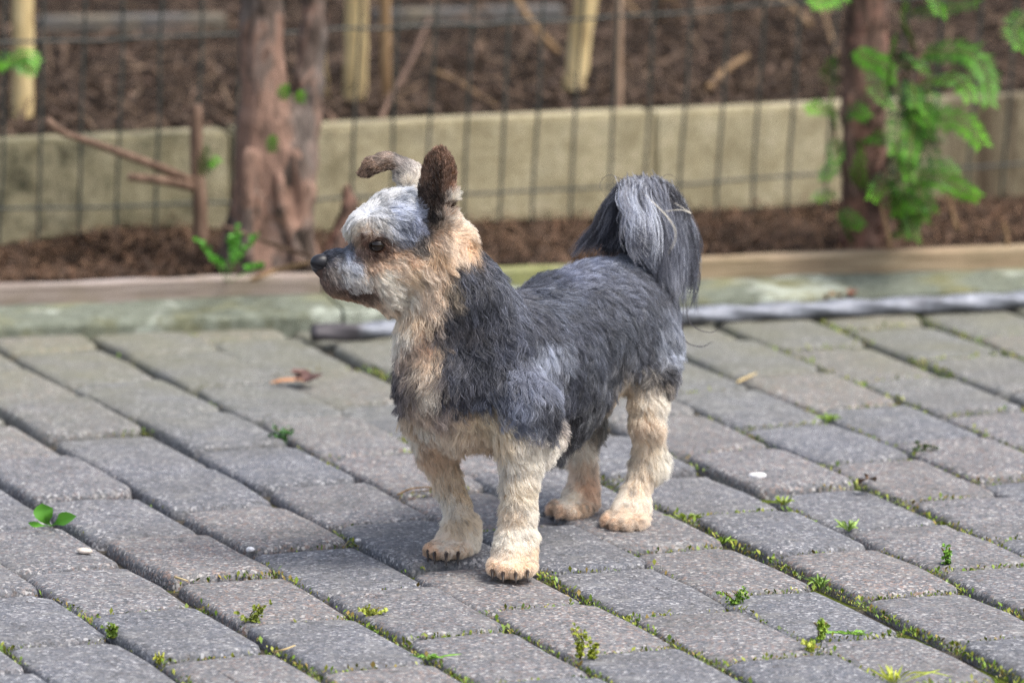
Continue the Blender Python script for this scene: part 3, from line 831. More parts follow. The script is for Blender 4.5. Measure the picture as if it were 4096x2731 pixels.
# ------------------------------------------------------------------ fur: combed by hand-placed guides
DG, MG, LG, SW = (58, 60, 70), (88, 91, 103), (146, 149, 160), (203, 205, 212)
CR, TN, RT, DB, BK, BG = (242, 223, 203), (232, 200, 166), (186, 128, 78), (72, 48, 34), (32, 29, 30), (172, 156, 142)
GUIDES = [  # photo position, comb direction (right, down), length in mm, colour
 # muzzle
 (1290, 1030, 1, .3, 5, DG), (1345, 990, 1, .2, 7, (76, 80, 92)), (1410, 990, 1, .6, 9, (104, 110, 124)), (1400, 1050, 1, .8, 15, (186, 190, 200)), (1340, 1090, .8, 1, 11, (168, 158, 150)), (1380, 1090, 1, .8, 12, (206, 206, 210)),
 (1400, 1115, 1, .75, 13, (206, 200, 198)), (1300, 1130, .5, 1, 8, (122, 98, 86)), (1335, 1180, .8, .9, 8, (178, 142, 110)), (1452, 1180, .9, .4, 4, (104, 80, 68)),
 (1435, 1105, 1, .7, 14, (206, 200, 196)), (1370, 1160, 1, .5, 5, (104, 82, 72)), (1410, 1178, 1, .3, 4, (84, 63, 55)), (1385, 1205, 1, .2, 7, (196, 150, 108)), (1345, 1195, .9, .3, 7, (176, 132, 98)), (1480, 1060, .9, .7, 9, (214, 180, 146)), (1520, 1105, 1, .55, 13, CR), (1430, 1225, 1, .35, 9, TN), (1560, 1180, 1, .5, 15, CR), (1530, 1235, .9, .6, 13, (222, 192, 158)), (1280, 1100, .4, 1, 5, (96, 80, 74)),
 # brow, forehead, temple
 (1462, 958, -.5, .4, 4, (110, 66, 40)), (1440, 960, -.5, .6, 6, (176, 148, 122)), (1440, 1000, .5, 1, 6, (120, 96, 84)), (1500, 1028, .9, .5, 4, (92, 58, 40)), (1545, 1000, 1, .5, 5, (96, 64, 46)), (1540, 960, 1, .3, 6, (110, 78, 58)), (1500, 945, 1, .2, 4, (80, 54, 40)), (1510, 1055, 1, .5, 9, (224, 190, 156)), (1580, 1010, 1, .4, 10, (206, 174, 142)), (1475, 925, -.9, -.15, 7, (210, 184, 158)),
 (1400, 885, -.9, .5, 14, (234, 220, 196)), (1430, 870, -.9, .35, 14, SW), (1440, 910, -1, .35, 8, (216, 202, 184)), (1500, 905, .9, .25, 9, (208, 204, 202)), (1420, 840, -.6, -.1, 10, SW), (1480, 830, -.1, -.6, 10, SW),
 (1555, 870, .8, .7, 17, (172, 177, 190)), (1600, 840, .85, .55, 17, (176, 182, 196)), (1610, 885, .85, .7, 17, (104, 110, 128)), (1600, 930, .85, .75, 17, (92, 96, 110)), (1570, 905, .8, .75, 16, (150, 155, 168)), (1640, 830, .85, .5, 16, (138, 144, 160)), (1540, 925, .75, .8, 14, (196, 194, 196)), (1650, 880, .85, .6, 14, (128, 132, 148)), (1610, 790, .9, .2, 15, (196, 201, 212)), (1540, 790, .6, -.5, 10, SW), (1500, 850, .5, .4, 13, (196, 200, 210)),
 (1650, 740, .7, -.5, 10, (218, 208, 194)), (1672, 955, .7, 1, 10, (66, 60, 60)), (1660, 990, .9, .7, 12, (112, 104, 100)), (1570, 960, .9, .6, 13, (170, 164, 164)),
 # cheek, ruff
 (1580, 1050, 1, .3, 14, TN), (1640, 1100, 1, .35, 16, (224, 194, 152)), (1700, 1060, 1, .55, 18, TN), (1625, 1010, 1, .4, 12, (172, 148, 126)), (1690, 1170, .7, .8, 20, TN), (1610, 1195, .8, .7, 18, CR),
 (1800, 860, .9, -.35, 17, CR), (1840, 920, 1, -.05, 18, TN), (1860, 865, .9, -.4, 17, CR), (1775, 960, .7, .7, 17, TN), (1830, 990, .9, .4, 16, TN), (1735, 1000, .6, .9, 18, (214, 178, 132)), (1812, 800, .7, -.7, 12, CR), (1850, 960, .9, .3, 14, (206, 166, 118)),
 # ears
 (1745, 700, -.1, -1, 3, (64, 44, 31)), (1702, 690, -.4, -1, 4, (102, 70, 46)), (1750, 625, 0, -1, 4, (110, 76, 50)), (1805, 690, .4, -1, 4, (116, 82, 56)), (1750, 810, 0, -1, 3, (60, 42, 31)), (1735, 760, 0, -1, 3, (62, 43, 32)), (1795, 760, .3, -1, 4, (112, 78, 54)), (1780, 830, .2, -1, 4, (72, 50, 37)), (1700, 870, -.2, -.8, 5, (42, 32, 28)), (1740, 880, 0, -1, 4, (38, 28, 23)), (1800, 850, .6, -.8, 7, (150, 112, 80)), (1690, 790, -.4, -1, 3, (60, 42, 31)),
 (1640, 710, -.5, -.8, 7, (184, 178, 174)), (1600, 650, -.8, -.5, 5, (140, 132, 128)), (1545, 625, -1, .1, 6, (128, 112, 102)), (1480, 670, -.9, .5, 6, (104, 78, 58)), (1560, 655, -1, .2, 4, (92, 72, 58)),
 # neck and throat
 (1920, 1000, .5, .9, 18, DG), (1960, 1060, .5, .9, 20, (76, 79, 90)), (1865, 1080, .4, 1, 18, (66, 68, 78)), (1880, 1180, .3, 1, 22, DG), (1950, 1200, .5, .9, 24, DG), (2030, 1180, .6, .8, 22, MG), (1800, 1150, .3, 1, 20, (110, 98, 84)), (1745, 1200, .2, 1, 20, TN),
 (1660, 1250, .1, 1, 18, (226, 196, 156)), (1620, 1330, -.1, 1, 18, CR), (1680, 1340, .15, 1, 20, (222, 182, 144)), (1770, 1280, .2, 1, 20, (88, 83, 84)), (1795, 1240, .25, 1, 20, (66, 67, 76)), (1780, 1190, .3, 1, 18, (92, 86, 84)), (1752, 1330, .1, 1, 20, (92, 86, 86)), (1785, 1330, .12, 1, 22, (62, 63, 72)), (1762, 1400, .1, 1, 20, (84, 80, 84)), (1795, 1410, .12, 1, 22, (60, 61, 70)), (1790, 1560, .1, 1, 18, (74, 75, 86)), (1810, 1350, .15, 1, 24, DG), (1730, 1390, .1, 1, 20, (216, 188, 156)),
 # chest
 (1602, 1450, -.5, .9, 20, (104, 98, 99)), (1590, 1520, -.7, .8, 22, (78, 75, 82)), (1625, 1590, -.5, .9, 22, (88, 84, 90)), (1640, 1510, -.3, 1, 20, (116, 108, 108)), (1650, 1420, -.2, 1, 18, (176, 160, 148)), (1685, 1450, .0, 1, 22, (224, 200, 172)), (1720, 1540, .0, 1, 22, (228, 212, 194)), (1690, 1630, -.1, 1, 20, (196, 178, 162)), (1755, 1635, .1, 1, 20, (156, 146, 144)), (1650, 1665, -.2, 1, 18, (216, 192, 162)), (1810, 1480, .1, 1, 26, DG), (1840, 1590, .15, 1, 17, (70, 72, 84)), (1790, 1655, .1, 1, 15, (196, 180, 166)), (1690, 1690, -.1, 1, 15, CR), (1850, 1668, .2, 1, 15, (206, 186, 160)), (1930, 1672, .4, .9, 14, (216, 196, 160)), (1770, 1480, .05, 1, 22, (98, 93, 95)),
 # sternum, fore legs
 (1650, 1730, -.3, 1, 13, CR), (1700, 1750, .2, 1, 13, (222, 190, 156)), (1745, 1810, .3, 1, 12, (220, 188, 152)), (1780, 1900, .3, .9, 12, (224, 198, 164)), (1830, 1960, .5, .9, 11, (226, 198, 156)), (1790, 2000, .0, 1, 11, CR), (1850, 2100, .4, .9, 10, (228, 204, 168)), (1810, 2170, -.3, .9, 7, (234, 212, 190)), (1720, 2200, -.8, .6, 4, (206, 174, 142)), (1850, 2210, .0, 1, 4, (222, 196, 166)), (1885, 2160, .4, .9, 8, CR),
 (1800, 1740, -.1, 1, 17, (226, 202, 172)), (1870, 1715, .4, .9, 17, (226, 200, 166)), (1960, 1690, .6, .8, 16, (232, 208, 166)), (1900, 1800, -.2, .9, 16, (218, 188, 154)), (2000, 1760, .7, .7, 14, (228, 204, 166)), (1960, 1830, -.1, 1, 15, (222, 194, 158)),
 (2080, 1790, .6, .8, 13, (228, 214, 198)), (2040, 1860, .3, 1, 13, CR), (2130, 1840, .6, .8, 12, CR), (2080, 1960, .6, .8, 12, (232, 212, 182)), (2040, 2050, -.2, 1, 10, (230, 204, 170)), (2120, 2060, .8, .6, 12, CR), (2070, 2150, .1, 1, 8, (238, 224, 208)), (2040, 2240, -.2, 1, 5, (232, 210, 184)), (2000, 2280, -.3, .8, 3.5, (212, 182, 150)), (2095, 2280, .3, .8, 3.5, (222, 196, 164)), (2050, 2290, 0, 1, 3.5, (212, 184, 150)), (2190, 1800, .6, .7, 11, (226, 214, 202)), (2130, 2210, .5, .8, 8, (222, 196, 160)),
 # shoulder, flank
 (1900, 1400, .25, 1, 28, DG), (1960, 1490, .3, 1, 26, DG), (2050, 1350, .5, .85, 28, (74, 77, 90)), (2130, 1300, .8, .6, 26, (66, 68, 78)), (2020, 1550, .3, 1, 20, (78, 82, 96)), (2080, 1640, .2, 1, 24, (122, 127, 142)), (1950, 1600, .25, 1, 15, (80, 84, 98)), (2165, 1400, -.4, .9, 22, (150, 155, 168)), (2120, 1510, -.5, .9, 24, (132, 136, 150)), (2150, 1640, .2, 1, 24, (106, 108, 118)), (2190, 1620, .2, 1, 28, DG), (2280, 1500, .45, .9, 28, (58, 60, 70)), (2300, 1650, .2, 1, 28, (52, 52, 58)), (2250, 1760, .1, 1, 26, (84, 84, 88)), (2360, 1620, .2, 1, 26, (66, 67, 72)), (2420, 1500, .35, 1, 26, (70, 72, 80)), (2300, 1300, .7, .7, 26, (72, 75, 87)), (2200, 1210, .8, .5, 24, (82, 86, 98)), (2170, 1520, .2, 1, 24, (120, 124, 138)), (2400, 1700, .3, 1, 18, (104, 102, 100)),
 # back, rump
 (2110, 1150, .8, .3, 20, (74, 77, 88)), (2240, 1100, .7, -.1, 20, (100, 104, 120)), (2350, 1040, .8, -.05, 18, (108, 113, 130)), (2450, 1050, .9, .2, 18, (98, 102, 114)), (2400, 1200, .9, .4, 22, (78, 81, 92)), (2500, 1150, .9, .4, 20, (86, 89, 101)), (2480, 1300, .8, .6, 24, (68, 71, 80)), (2580, 1250, .7, .7, 22, (74, 77, 87)), (2640, 1150, .6, .8, 20, (80, 82, 92)), (2560, 1400, .5, .9, 24, (84, 86, 95)), (2660, 1350, .4, .9, 20, (140, 144, 154)), (2705, 1400, .5, .85, 18, (166, 170, 180)), (2690, 1250, .4, .9, 18, (124, 128, 140)), (2630, 1470, .2, 1, 20, (54, 54, 60)), (2710, 1480, .4, .9, 18, (92, 92, 98)), (2580, 1510, .1, 1, 18, (140, 134, 128)), (2350, 1380, .7, .7, 26, (64, 67, 77)),
 # hind legs
 (2600, 1550, .1, 1, 14, CR), (2655, 1600, .25, 1, 13, CR), (2560, 1630, .0, 1, 13, (226, 202, 168)), (2585, 1710, .5, .9, 12, (226, 198, 166)), (2590, 1800, .1, 1, 11, (228, 206, 176)), (2645, 1830, .3, 1, 13, (236, 222, 202)), (2550, 1900, -.1, 1, 10, (228, 206, 178)), (2520, 2000, -.2, 1, 8, (236, 216, 196)), (2480, 2055, -.6, .8, 6, (226, 200, 172)), (2440, 2090, -.8, .5, 5, (196, 168, 140)), (2560, 2090, .2, 1, 5, (226, 200, 172)), (2530, 1560, -.1, 1, 15, (214, 192, 160)),
 (2320, 1770, .1, 1, 12, CR), (2310, 1880, .1, 1, 10, (224, 198, 172)), (2365, 1950, .1, 1, 9, (208, 178, 150)), (2300, 2000, -.5, .9, 8, CR), (2230, 2040, -.8, .5, 5, (200, 172, 146)), (2345, 2040, .0, 1, 5, (210, 182, 152)),
 # tail bone
 (2600, 1000, .2, -.8, 14, (46, 46, 54)), (2625, 880, .2, -.8, 16, (44, 44, 52)), (2600, 770, -.6, -.3, 14, (36, 36, 44)),
]
gpx = np.array([(g[0], g[1]) for g in GUIDES], float)
gdir = np.array([(g[2], g[3]) for g in GUIDES], float); gdir /= np.linalg.norm(gdir, axis=1)[:, None]
glen = np.array([g[4] for g in GUIDES], float) / 1000
gcol = lin(np.array([g[5] for g in GUIDES]))
def cast(px, py, y0=6.48, y1=7.1):
    """distance where the sight line first meets the dog (or passes nearest)"""
    Ys = np.arange(y0, y1, .0015)
    d = ray(px, py); Q = np.stack([d.x / d.y * Ys, Ys, CAM_H + d.z / d.y * Ys], 1)
    s = body.sample(Q); hit = np.nonzero(s < .0008)[0]
    return Q[hit[0]] if len(hit) else Q[np.argmin(s)]
gpos = np.array([cast(*q) for q in gpx])
def to_px(Q):
    t = Q[:, 1] * CT - (Q[:, 2] - CAM_H) * ST
    return np.stack([2048 + FPX * Q[:, 0] / t, 1365.5 - FPX * (Q[:, 1] * ST + (Q[:, 2] - CAM_H) * CT) / t], 1)
gp_ = to_px(gpos)
def comb(Q, off=None):
    """blend the guides at surface points Q: direction, length, colour"""
    q = to_px(Q); D = np.zeros((len(Q), 3)); Ln = np.zeros(len(Q)); Cc = np.zeros((len(Q), 3))
    for s in range(0, len(Q), 20000):
        sl = slice(s, s + 20000)
        d2 = ((q[sl, None, :] - gpx[None]) ** 2).sum(-1) * SPX ** 2 + (.42 * (Q[sl, None, 1] - gpos[None, :, 1])) ** 2
        w = 1 / (d2 + 2.2e-5) ** 2.4; w /= w.sum(1)[:, None]
        di = w @ gdir; Ln[sl] = w @ glen
        if off is not None:
            sg = np.where((q[sl, 0] < 1900) & (q[sl, 1] < 1280), .55, 1.0)[:, None]
            qj = q[sl] + off[sl] * sg
            d2 = ((qj[:, None, :] - gpx[None]) ** 2).sum(-1) * SPX ** 2 + (.42 * (Q[sl, None, 1] - gpos[None, :, 1])) ** 2
        w2 = 1 / (d2 + 1.2e-5) ** 3; w2 /= w2.sum(1)[:, None]; Cc[sl] = w2 @ gcol
        D[sl, 0] = di[:, 0]; D[sl, 1] = -di[:, 1] * ST; D[sl, 2] = -di[:, 1] * CT
    return D, Ln, Cc

skin = link('body', skin_me, mat_skin(), None); kid(skin, dog)
_, _, skc = comb(sk_V)
color_attr(skin_me, np.minimum(skc * 1.0, .85))

fr = np.random.default_rng(99)
def roots(n):
    tri = np.vstack([sk_F[:, [0, 1, 2]], sk_F[:, [0, 2, 3]]])
    A, B, Cq = sk_V[tri[:, 0]], sk_V[tri[:, 1]], sk_V[tri[:, 2]]
    ar = np.linalg.norm(np.cross(B - A, Cq - A), axis=1); ar *= (A[:, 2] > .004)
    q = to_px((A + B + Cq) / 3)
    fine = (q[:, 1] > 1990) | (q[:, 0] < 1560) | ((q[:, 0] < 1850) & (q[:, 1] < 960))   # short fur stands denser
    ar = ar * np.where(fine, 2.2, 1.0)
    t = fr.choice(len(tri), n, p=ar / ar.sum())
    u, v = fr.random(n), fr.random(n); m = u + v > 1; u[m], v[m] = 1 - u[m], 1 - v[m]
    return A[t] + (B - A)[t] * u[:, None] + (Cq - A)[t] * v[:, None]

EYES = [P(1508, 985, 6.628), P(1478, 978, 6.690)]
EYES[0] = Vector(cast(1508, 985))
N_HAIR, N_PT = 320000, 8
rt = roots(N_HAIR)
ok = (np.linalg.norm(rt - np.array(EYES[0]), axis=1) > .0056)
qn = to_px(rt); ok &= ~((qn[:, 0] < 1290) & (qn[:, 1] > 1005) & (qn[:, 1] < 1110))
rt = rt[ok]; n = len(rt)
nr = body.grad(rt)
D, Ln, _c = comb(rt)
T = D - nr * (D * nr).sum(1)[:, None]; T /= np.linalg.norm(T, axis=1)[:, None] + 1e-6
# locks of two sizes: small ones gather the tips, large ones share wave, turn and tone
def nearest(m):
    cen = fr.choice(n, m, replace=False); kt = kdtree.KDTree(m)
    for i_, c in enumerate(cen): kt.insert(rt[c], i_)
    kt.balance()
    return cen, np.fromiter((kt.find(p)[1] for p in rt), np.int64, n)
cen, cl = nearest(n // 22)
cen2, cb = nearest(n // 130)
coff = fr.normal(0, 11, (len(cen), 2))
_a, _b, Cc = comb(rt, coff[cl] + fr.normal(0, 8, (n, 2)))
cl_r = fr.random((len(cen), 8)); cb_r = fr.random((len(cen2), 8))
ZONES = [(1398, 884, 24, 1.0), (1405, 840, 30, .5), (1590, 745, 60, .6), (1640, 850, 60, .3), (1840, 880, 60, .6), (1800, 960, 60, .3), (1590, 1540, 80, .9), (1640, 1650, 80, .6), (1840, 1790, 100, .6), (2190, 1790, 60, .6), (2250, 1770, 120, .7), (2390, 1700, 90, .6), (2640, 1840, 40, .8), (2650, 1580, 80, .6), (2720, 1440, 80, .6), (2580, 1530, 80, .6),
         (1650, 1760, 70, .6), (2180, 1950, 50, .35), (2130, 2130, 40, .5), (1890, 2080, 50, .35), (1400, 1100, 60, .35), (1530, 1235, 60, 1.0), (1620, 860, 90, .35), (1470, 1200, 60, .6), (1600, 1350, 80, .5), (1700, 1250, 90, .4), (2660, 1700, 60, .6), (2380, 1850, 60, .6), (2000, 1780, 80, .6), (1980, 2000, 70, .5), (1740, 2000, 70, .5), (2500, 1800, 60, .5)]
qz = to_px(rt); loose = np.zeros(n)
for zx, zy, zr, zl in ZONES: loose = np.maximum(loose, zl * np.exp(-((qz[:, 0] - zx) ** 2 + (qz[:, 1] - zy) ** 2) / zr ** 2))
Ln = Ln * (1 + .25 * loose)
leg = np.clip((qz[:, 1] - 1700) / 120, 0, 1) * np.clip((2190 - qz[:, 1]) / 80, 0, 1)
Ln = Ln * np.where(leg > .3, 1.0, np.where(Ln > .022, .92, 1.0))
short = np.clip((Ln - .005) / .012, 0, 1)                            # 0 on clipped fur, 1 on the long coat
Ln = Ln * (.70 + .42 * fr.random(n)) * (.9 + .2 * cb_r[cb, 0])
tw = (cb_r[cb, 1] - .5) * .9 * (.4 + .6 * short) * (1 - .3 * leg) + (cl_r[cl, 1] - .5) * .5 + fr.normal(0, .16, n)
Sd = np.cross(nr, T)
T = T * np.cos(tw)[:, None] + Sd * np.sin(tw)[:, None]
lift = np.clip(.34 + .45 * loose + .08 * leg + .22 * (cb_r[cb, 2] - .5) + (.20 + .25 * leg) * (cl_r[cl, 2] - .5) + fr.normal(0, .12, n), .08, 1.1)
dirn = T * np.cos(lift)[:, None] + nr * np.sin(lift)[:, None]
pos = np.zeros((n, N_PT, 3)); pos[:, 0] = rt - nr * .0008
layer = .0003 + Ln * .15 * fr.random(n) * (.55 + .45 * short) + Ln * .10 * cb_r[cb, 3]
step = Ln / (N_PT - 1)
p = pos[:, 0].copy()
for k in range(1, N_PT):
    p = p + dirn * step[:, None]
    s = body.sample(p); g = body.grad(p)
    tgt = layer * min(1, k / 3.0)
    err = s - tgt
    p = p - g * np.clip(err, -.02, 0)[:, None] * .9
    dirn = dirn - g * (np.clip(err, 0, .02) / (Ln + 1e-4) * .75 * (1 - .8 * loose - .25 * leg))[:, None] + np.array([0, 0, -.045])
    dirn = dirn - g * np.minimum((dirn * g).sum(1) + .12, 0)[:, None] * .5
    dirn /= np.linalg.norm(dirn, axis=1)[:, None]
    pos[:, k] = p
tt = np.linspace(0, 1, N_PT)
wave_a = np.clip(Ln - .006, 0, .03) * .155 * (1 - .65 * leg)
lam = .015 + .010 * cb_r[cb, 4]
ph = cb_r[cb, 5] * 6.28 + (cl_r[cl, 5] - .5) * 1.2 + fr.normal(0, .3, n)
arc = Ln[:, None] * tt[None]
wv = np.sin(arc / lam[:, None] * 6.28 + ph[:, None]) - np.sin(ph)[:, None]
side = np.cross(nr, T)
pos += side[:, None, :] * (wave_a[:, None] * wv * np.minimum(tt * 2, 1)[None])[..., None]
pos[:, 1:] += fr.normal(0, .00035, (n, N_PT - 1, 3)) * tt[None, 1:, None]
cs_ = np.clip((.28 + .50 * cl_r[cl, 6] + .15 * loose - .08 * leg) * (.35 + .65 * short) * (.6 + .6 * fr.random(n)), 0, .85)
cc_ = cs_[:, None] * (tt[None] ** 1.2)
pos = pos * (1 - cc_[..., None]) + pos[cen][cl] * cc_[..., None]
pos[:, :, 2] = np.maximum(pos[:, :, 2], .0012)
val = (.84 + .32 * cb_r[cb, 7]) * (.58 + .80 * cl_r[cl, 7]) * (.70 + .56 * fr.random(n))
val = np.where(Cc.mean(1) > .3, val * 1.03, val)
col = Cc * val[:, None]
dk = Cc.mean(1) < .2
col[dk] *= np.array([1.0, 1.0, .97])
pale_h = dk & (fr.random(n) < .20)
col[pale_h] = col[pale_h] * 2.2 + .03
dark_h = ~dk & (fr.random(n) < .05)
col[dark_h] *= .6
# keep the eyes free
free = np.ones(n, bool)
for q in EYES[:1]:
    q = np.array(q); g0 = body.grad(q[None])[0]
    rel = pos - q; al = (rel * g0).sum(-1); ra_ = np.linalg.norm(rel - al[..., None] * g0, axis=-1)
    free &= ~((ra_ < .0052) & (al > -.004)).any(1)
pos, col, Ln, n = pos[free], col[free], Ln[free], int(free.sum())
grey_ = col.mean(1, keepdims=True)
tan_ = np.clip((col[:, :1] - col[:, 2:]) / (col[:, :1] + 1e-6), 0, 1)
col = col * (1 - .48 * tan_) + grey_ * .48 * tan_ + np.maximum(col[:, :1] - .30, 0) * tan_ * .10

def mat_hair(name, rough=.38, spec=.7):
    M = NT(name, rough, spec)
    M.color(M.attr('col'))
    tr = M.n('ShaderNodeBsdfTranslucent'); M.L(M.attr('col'), tr.inputs[0])
    mx = M.n('ShaderNodeMixShader'); mx.inputs[0].default_value = .38
    out = M.t.nodes['Material Output']
    M.L(M.b.outputs[0], mx.inputs[1]); M.L(tr.outputs[0], mx.inputs[2]); M.L(mx.outputs[0], out.inputs[0])
    return M.m
def hair_curves(name, pos, col, r0, r1, mat, base=None):
    n, m = pos.shape[:2]
    Cl_ = base if base is not None else np.zeros(n)
    hc = bpy.data.hair_curves.new(name)
    hc.add_curves([m] * n)
    hc.attributes['position'].data.foreach_set('vector', pos.astype(np.float32).ravel())
    ra = hc.attributes.get('radius') or hc.attributes.new('radius', 'FLOAT', 'POINT')
    t = np.linspace(0, 1, m)
    rad = np.broadcast_to(np.asarray(r0).reshape(-1, 1) * (1 - t[None] ** 2) + r1 * t[None] ** 2, (n, m))
    ra.data.foreach_set('value', np.ascontiguousarray(rad, np.float32).ravel())
    ca = hc.attributes.new('col', 'FLOAT_COLOR', 'CURVE')
    lt = np.clip((Cl_ - .42) / .30, 0, 1)[:, None] * np.random.default_rng(3).uniform(.6, 1.15, len(col))[:, None]
    col = col * np.minimum(1, .96 / (col.max(1) + 1e-6))[:, None]
    col = col * (1 - .84 * lt) + col.max(1, keepdims=True) * np.array([1.0, .975, .915]) * .84 * lt
    c = np.ones((n, 4), np.float32); c[:, :3] = np.clip(col, 0, .95)
    ca.data.foreach_set('color', c.ravel())
    hc.materials.append(mat)
    o = bpy.data.objects.new(name, hc); COL.objects.link(o); kid(o, dog)
    return o
MAT_HAIR = mat_hair('dog_hair')
hair_curves('fur', pos, col * np.interp(col.mean(1), [.02, .05, .15, .3], [1.15, 1.78, 1.65, 1.5])[:, None], np.where(Ln < .008, .00015, .00019), .00004, MAT_HAIR, Cc.mean(1)[free])

# ---- tail plume: long strands that spring from the tail bone and fall over the rump
def plume(n, tops, ends, bulge, cols, seed, spread=.012, locks=26):
    """strands from along the line tops to along the line ends (photo positions with distance)"""
    r = np.random.default_rng(seed); m = 12
    A = bez([P(*q) for q in tops], 200); E = bez([P(*q) for q in ends], 200); Bq = bez([P(*q) for q in bulge], 200)
    lk = r.integers(0, locks, n); lu = r.random(locks); lo = r.normal(0, spread * .55, (locks, 3)); lc = r.random(locks); ll = r.uniform(.72, 1.02, locks)
    u = np.clip(lu[lk] + r.normal(0, .045, n), 0, 1); iu = (u * 199).astype(int)
    o = lo[lk] * .8 + r.normal(0, spread * .22, (n, 3))
    t = np.linspace(0, 1, m)
    a = A[iu] + r.normal(0, .0035, (n, 3)); b = Bq[iu] + o * .7; e = E[iu] + o
    e = a + (e - a) * (ll[lk] * r.uniform(.8, 1.05, n))[:, None]
    pos = a[:, None] * ((1 - t) ** 2)[None, :, None] + 2 * b[:, None] * (t * (1 - t))[None, :, None] + e[:, None] * (t ** 2)[None, :, None]
    # fine waves shared by a lock
    ph = r.random(locks) * 6.28; la = r.uniform(.7, 1.5, locks)
    w = np.sin(t[None] * 6.28 * la[lk][:, None] + ph[lk][:, None]) * t[None] * .0045
    pos[:, :, 0] += w + (r.normal(0, .0022, n)[:, None]) * t[None]
    c = lin(np.array(cols))[np.minimum((lc[lk] * len(cols)).astype(int), len(cols) - 1)] * r.uniform(.6, 1.35, n)[:, None]
    return pos, c
PL_ = []
grey = [(82, 84, 94), (104, 106, 117), (66, 67, 76), (128, 130, 140), (92, 94, 105), (148, 149, 158)]
dark = [(38, 38, 46), (52, 52, 60), (46, 45, 52), (66, 66, 74)]
pale = [(186, 190, 200), (206, 208, 216), (160, 164, 176), (140, 143, 155)]
# right fall, centre fall, pale front locks, left curtain, dark hair inside with its inner shadow put into the colour
PL_.append(plume(2600, [(2560, 735, 6.955), (2620, 735, 6.955), (2680, 775, 6.965), (2700, 830, 6.97)], [(2640, 1170, 6.93), (2690, 1220, 6.93), (2745, 1210, 6.94), (2785, 1130, 6.95)], [(2640, 860, 6.94), (2715, 840, 6.94), (2775, 860, 6.95), (2800, 900, 6.96)], grey + grey + pale[2:], 1, .010, 46))
PL_.append(plume(2200, [(2500, 745, 6.95), (2540, 735, 6.945), (2590, 735, 6.945), (2630, 750, 6.945)], [(2560, 1010, 6.905), (2620, 1090, 6.91), (2670, 1150, 6.915), (2720, 1180, 6.925)], [(2500, 850, 6.925), (2570, 850, 6.925), (2650, 840, 6.93), (2700, 850, 6.935)], grey + pale[2:], 2, .008, 40))
PL_.append(plume(520, [(2505, 742, 6.945), (2540, 735, 6.94), (2570, 740, 6.94)], [(2520, 930, 6.90), (2575, 1000, 6.90), (2610, 1040, 6.905)], [(2480, 830, 6.92), (2520, 830, 6.92), (2590, 840, 6.925)], pale + grey[3:6] + pale[:1], 3, .012, 30))
PL_.append(plume(800, [(2550, 735, 6.955), (2520, 740, 6.955), (2490, 750, 6.955)], [(2420, 1005, 6.96), (2350, 1015, 6.955), (2300, 1020, 6.95)], [(2490, 790, 6.955), (2440, 800, 6.95), (2400, 840, 6.95)], grey[:5] + dark[2:], 4, .006, 26))
PL_.append(plume(1100, [(2530, 745, 6.962), (2560, 750, 6.965), (2600, 760, 6.97)], [(2400, 1010, 6.962), (2490, 1035, 6.96), (2600, 1060, 6.96)], [(2480, 830, 6.96), (2520, 850, 6.96), (2600, 850, 6.965)], grey + dark[2:], 15, .010, 34))
PL_.append(plume(1500, [(2530, 760, 6.97), (2570, 765, 6.975), (2600, 790, 6.98)], [(2345, 1045, 6.97), (2430, 1060, 6.972), (2520, 1085, 6.975)], [(2440, 860, 6.972), (2500, 870, 6.975), (2580, 880, 6.98)], grey[:3] + dark, 25, .008, 40))
PL_.append(plume(1700, [(2560, 750, 6.965), (2600, 760, 6.975), (2640, 800, 6.985)], [(2440, 1010, 6.965), (2540, 1040, 6.965), (2650, 1120, 6.97)], [(2500, 850, 6.97), (2590, 850, 6.975), (2690, 860, 6.98)], dark, 5, .010, 30))
PL_.append(plume(900, [(2500, 748, 6.95), (2560, 735, 6.95), (2640, 745, 6.955), (2700, 800, 6.96)], [(2470, 790, 6.945), (2560, 800, 6.93), (2670, 830, 6.935), (2740, 900, 6.95)], [(2480, 735, 6.945), (2560, 705, 6.945), (2660, 715, 6.945), (2730, 790, 6.955)], dark, 6, .005, 30))
tp = np.concatenate([q[0] for q in PL_]); tc = np.concatenate([q[1] for q in PL_])
# single long hairs that stray from the plume
fly = [((2690, 790, 6.96), (2790, 900, 6.95), (2790, 1060, 6.94), (2700, 1120, 6.93)), ((2700, 830, 6.96), (2800, 980, 6.95), (2780, 1160, 6.94), (2795, 1250, 6.94)), ((2640, 850, 6.93), (2720, 840, 6.93), (2765, 855, 6.93), (2700, 815, 6.93)),
       ((2740, 1180, 6.94), (2760, 1290, 6.93), (2840, 1330, 6.93), (2910, 1290, 6.93)), ((2735, 1200, 6.94), (2735, 1350, 6.93), (2800, 1385, 6.93), (2850, 1365, 6.93)), ((2520, 745, 6.95), (2440, 700, 6.95), (2400, 740, 6.95), (2430, 790, 6.95)), ((2530, 740, 6.95), (2470, 710, 6.95), (2455, 735, 6.95), (2480, 745, 6.95)), ((2620, 740, 6.95), (2660, 700, 6.95), (2690, 700, 6.95), (2710, 720, 6.95)),
       ((2690, 1000, 6.93), (2640, 1120, 6.92), (2650, 1230, 6.92), (2700, 1180, 6.92)), ((2780, 1000, 6.94), (2800, 1120, 6.94), (2765, 1220, 6.94), (2740, 1260, 6.94)), ((2560, 760, 6.93), (2680, 880, 6.92), (2700, 960, 6.92), (2640, 1060, 6.92))]
fp = []; fc = []
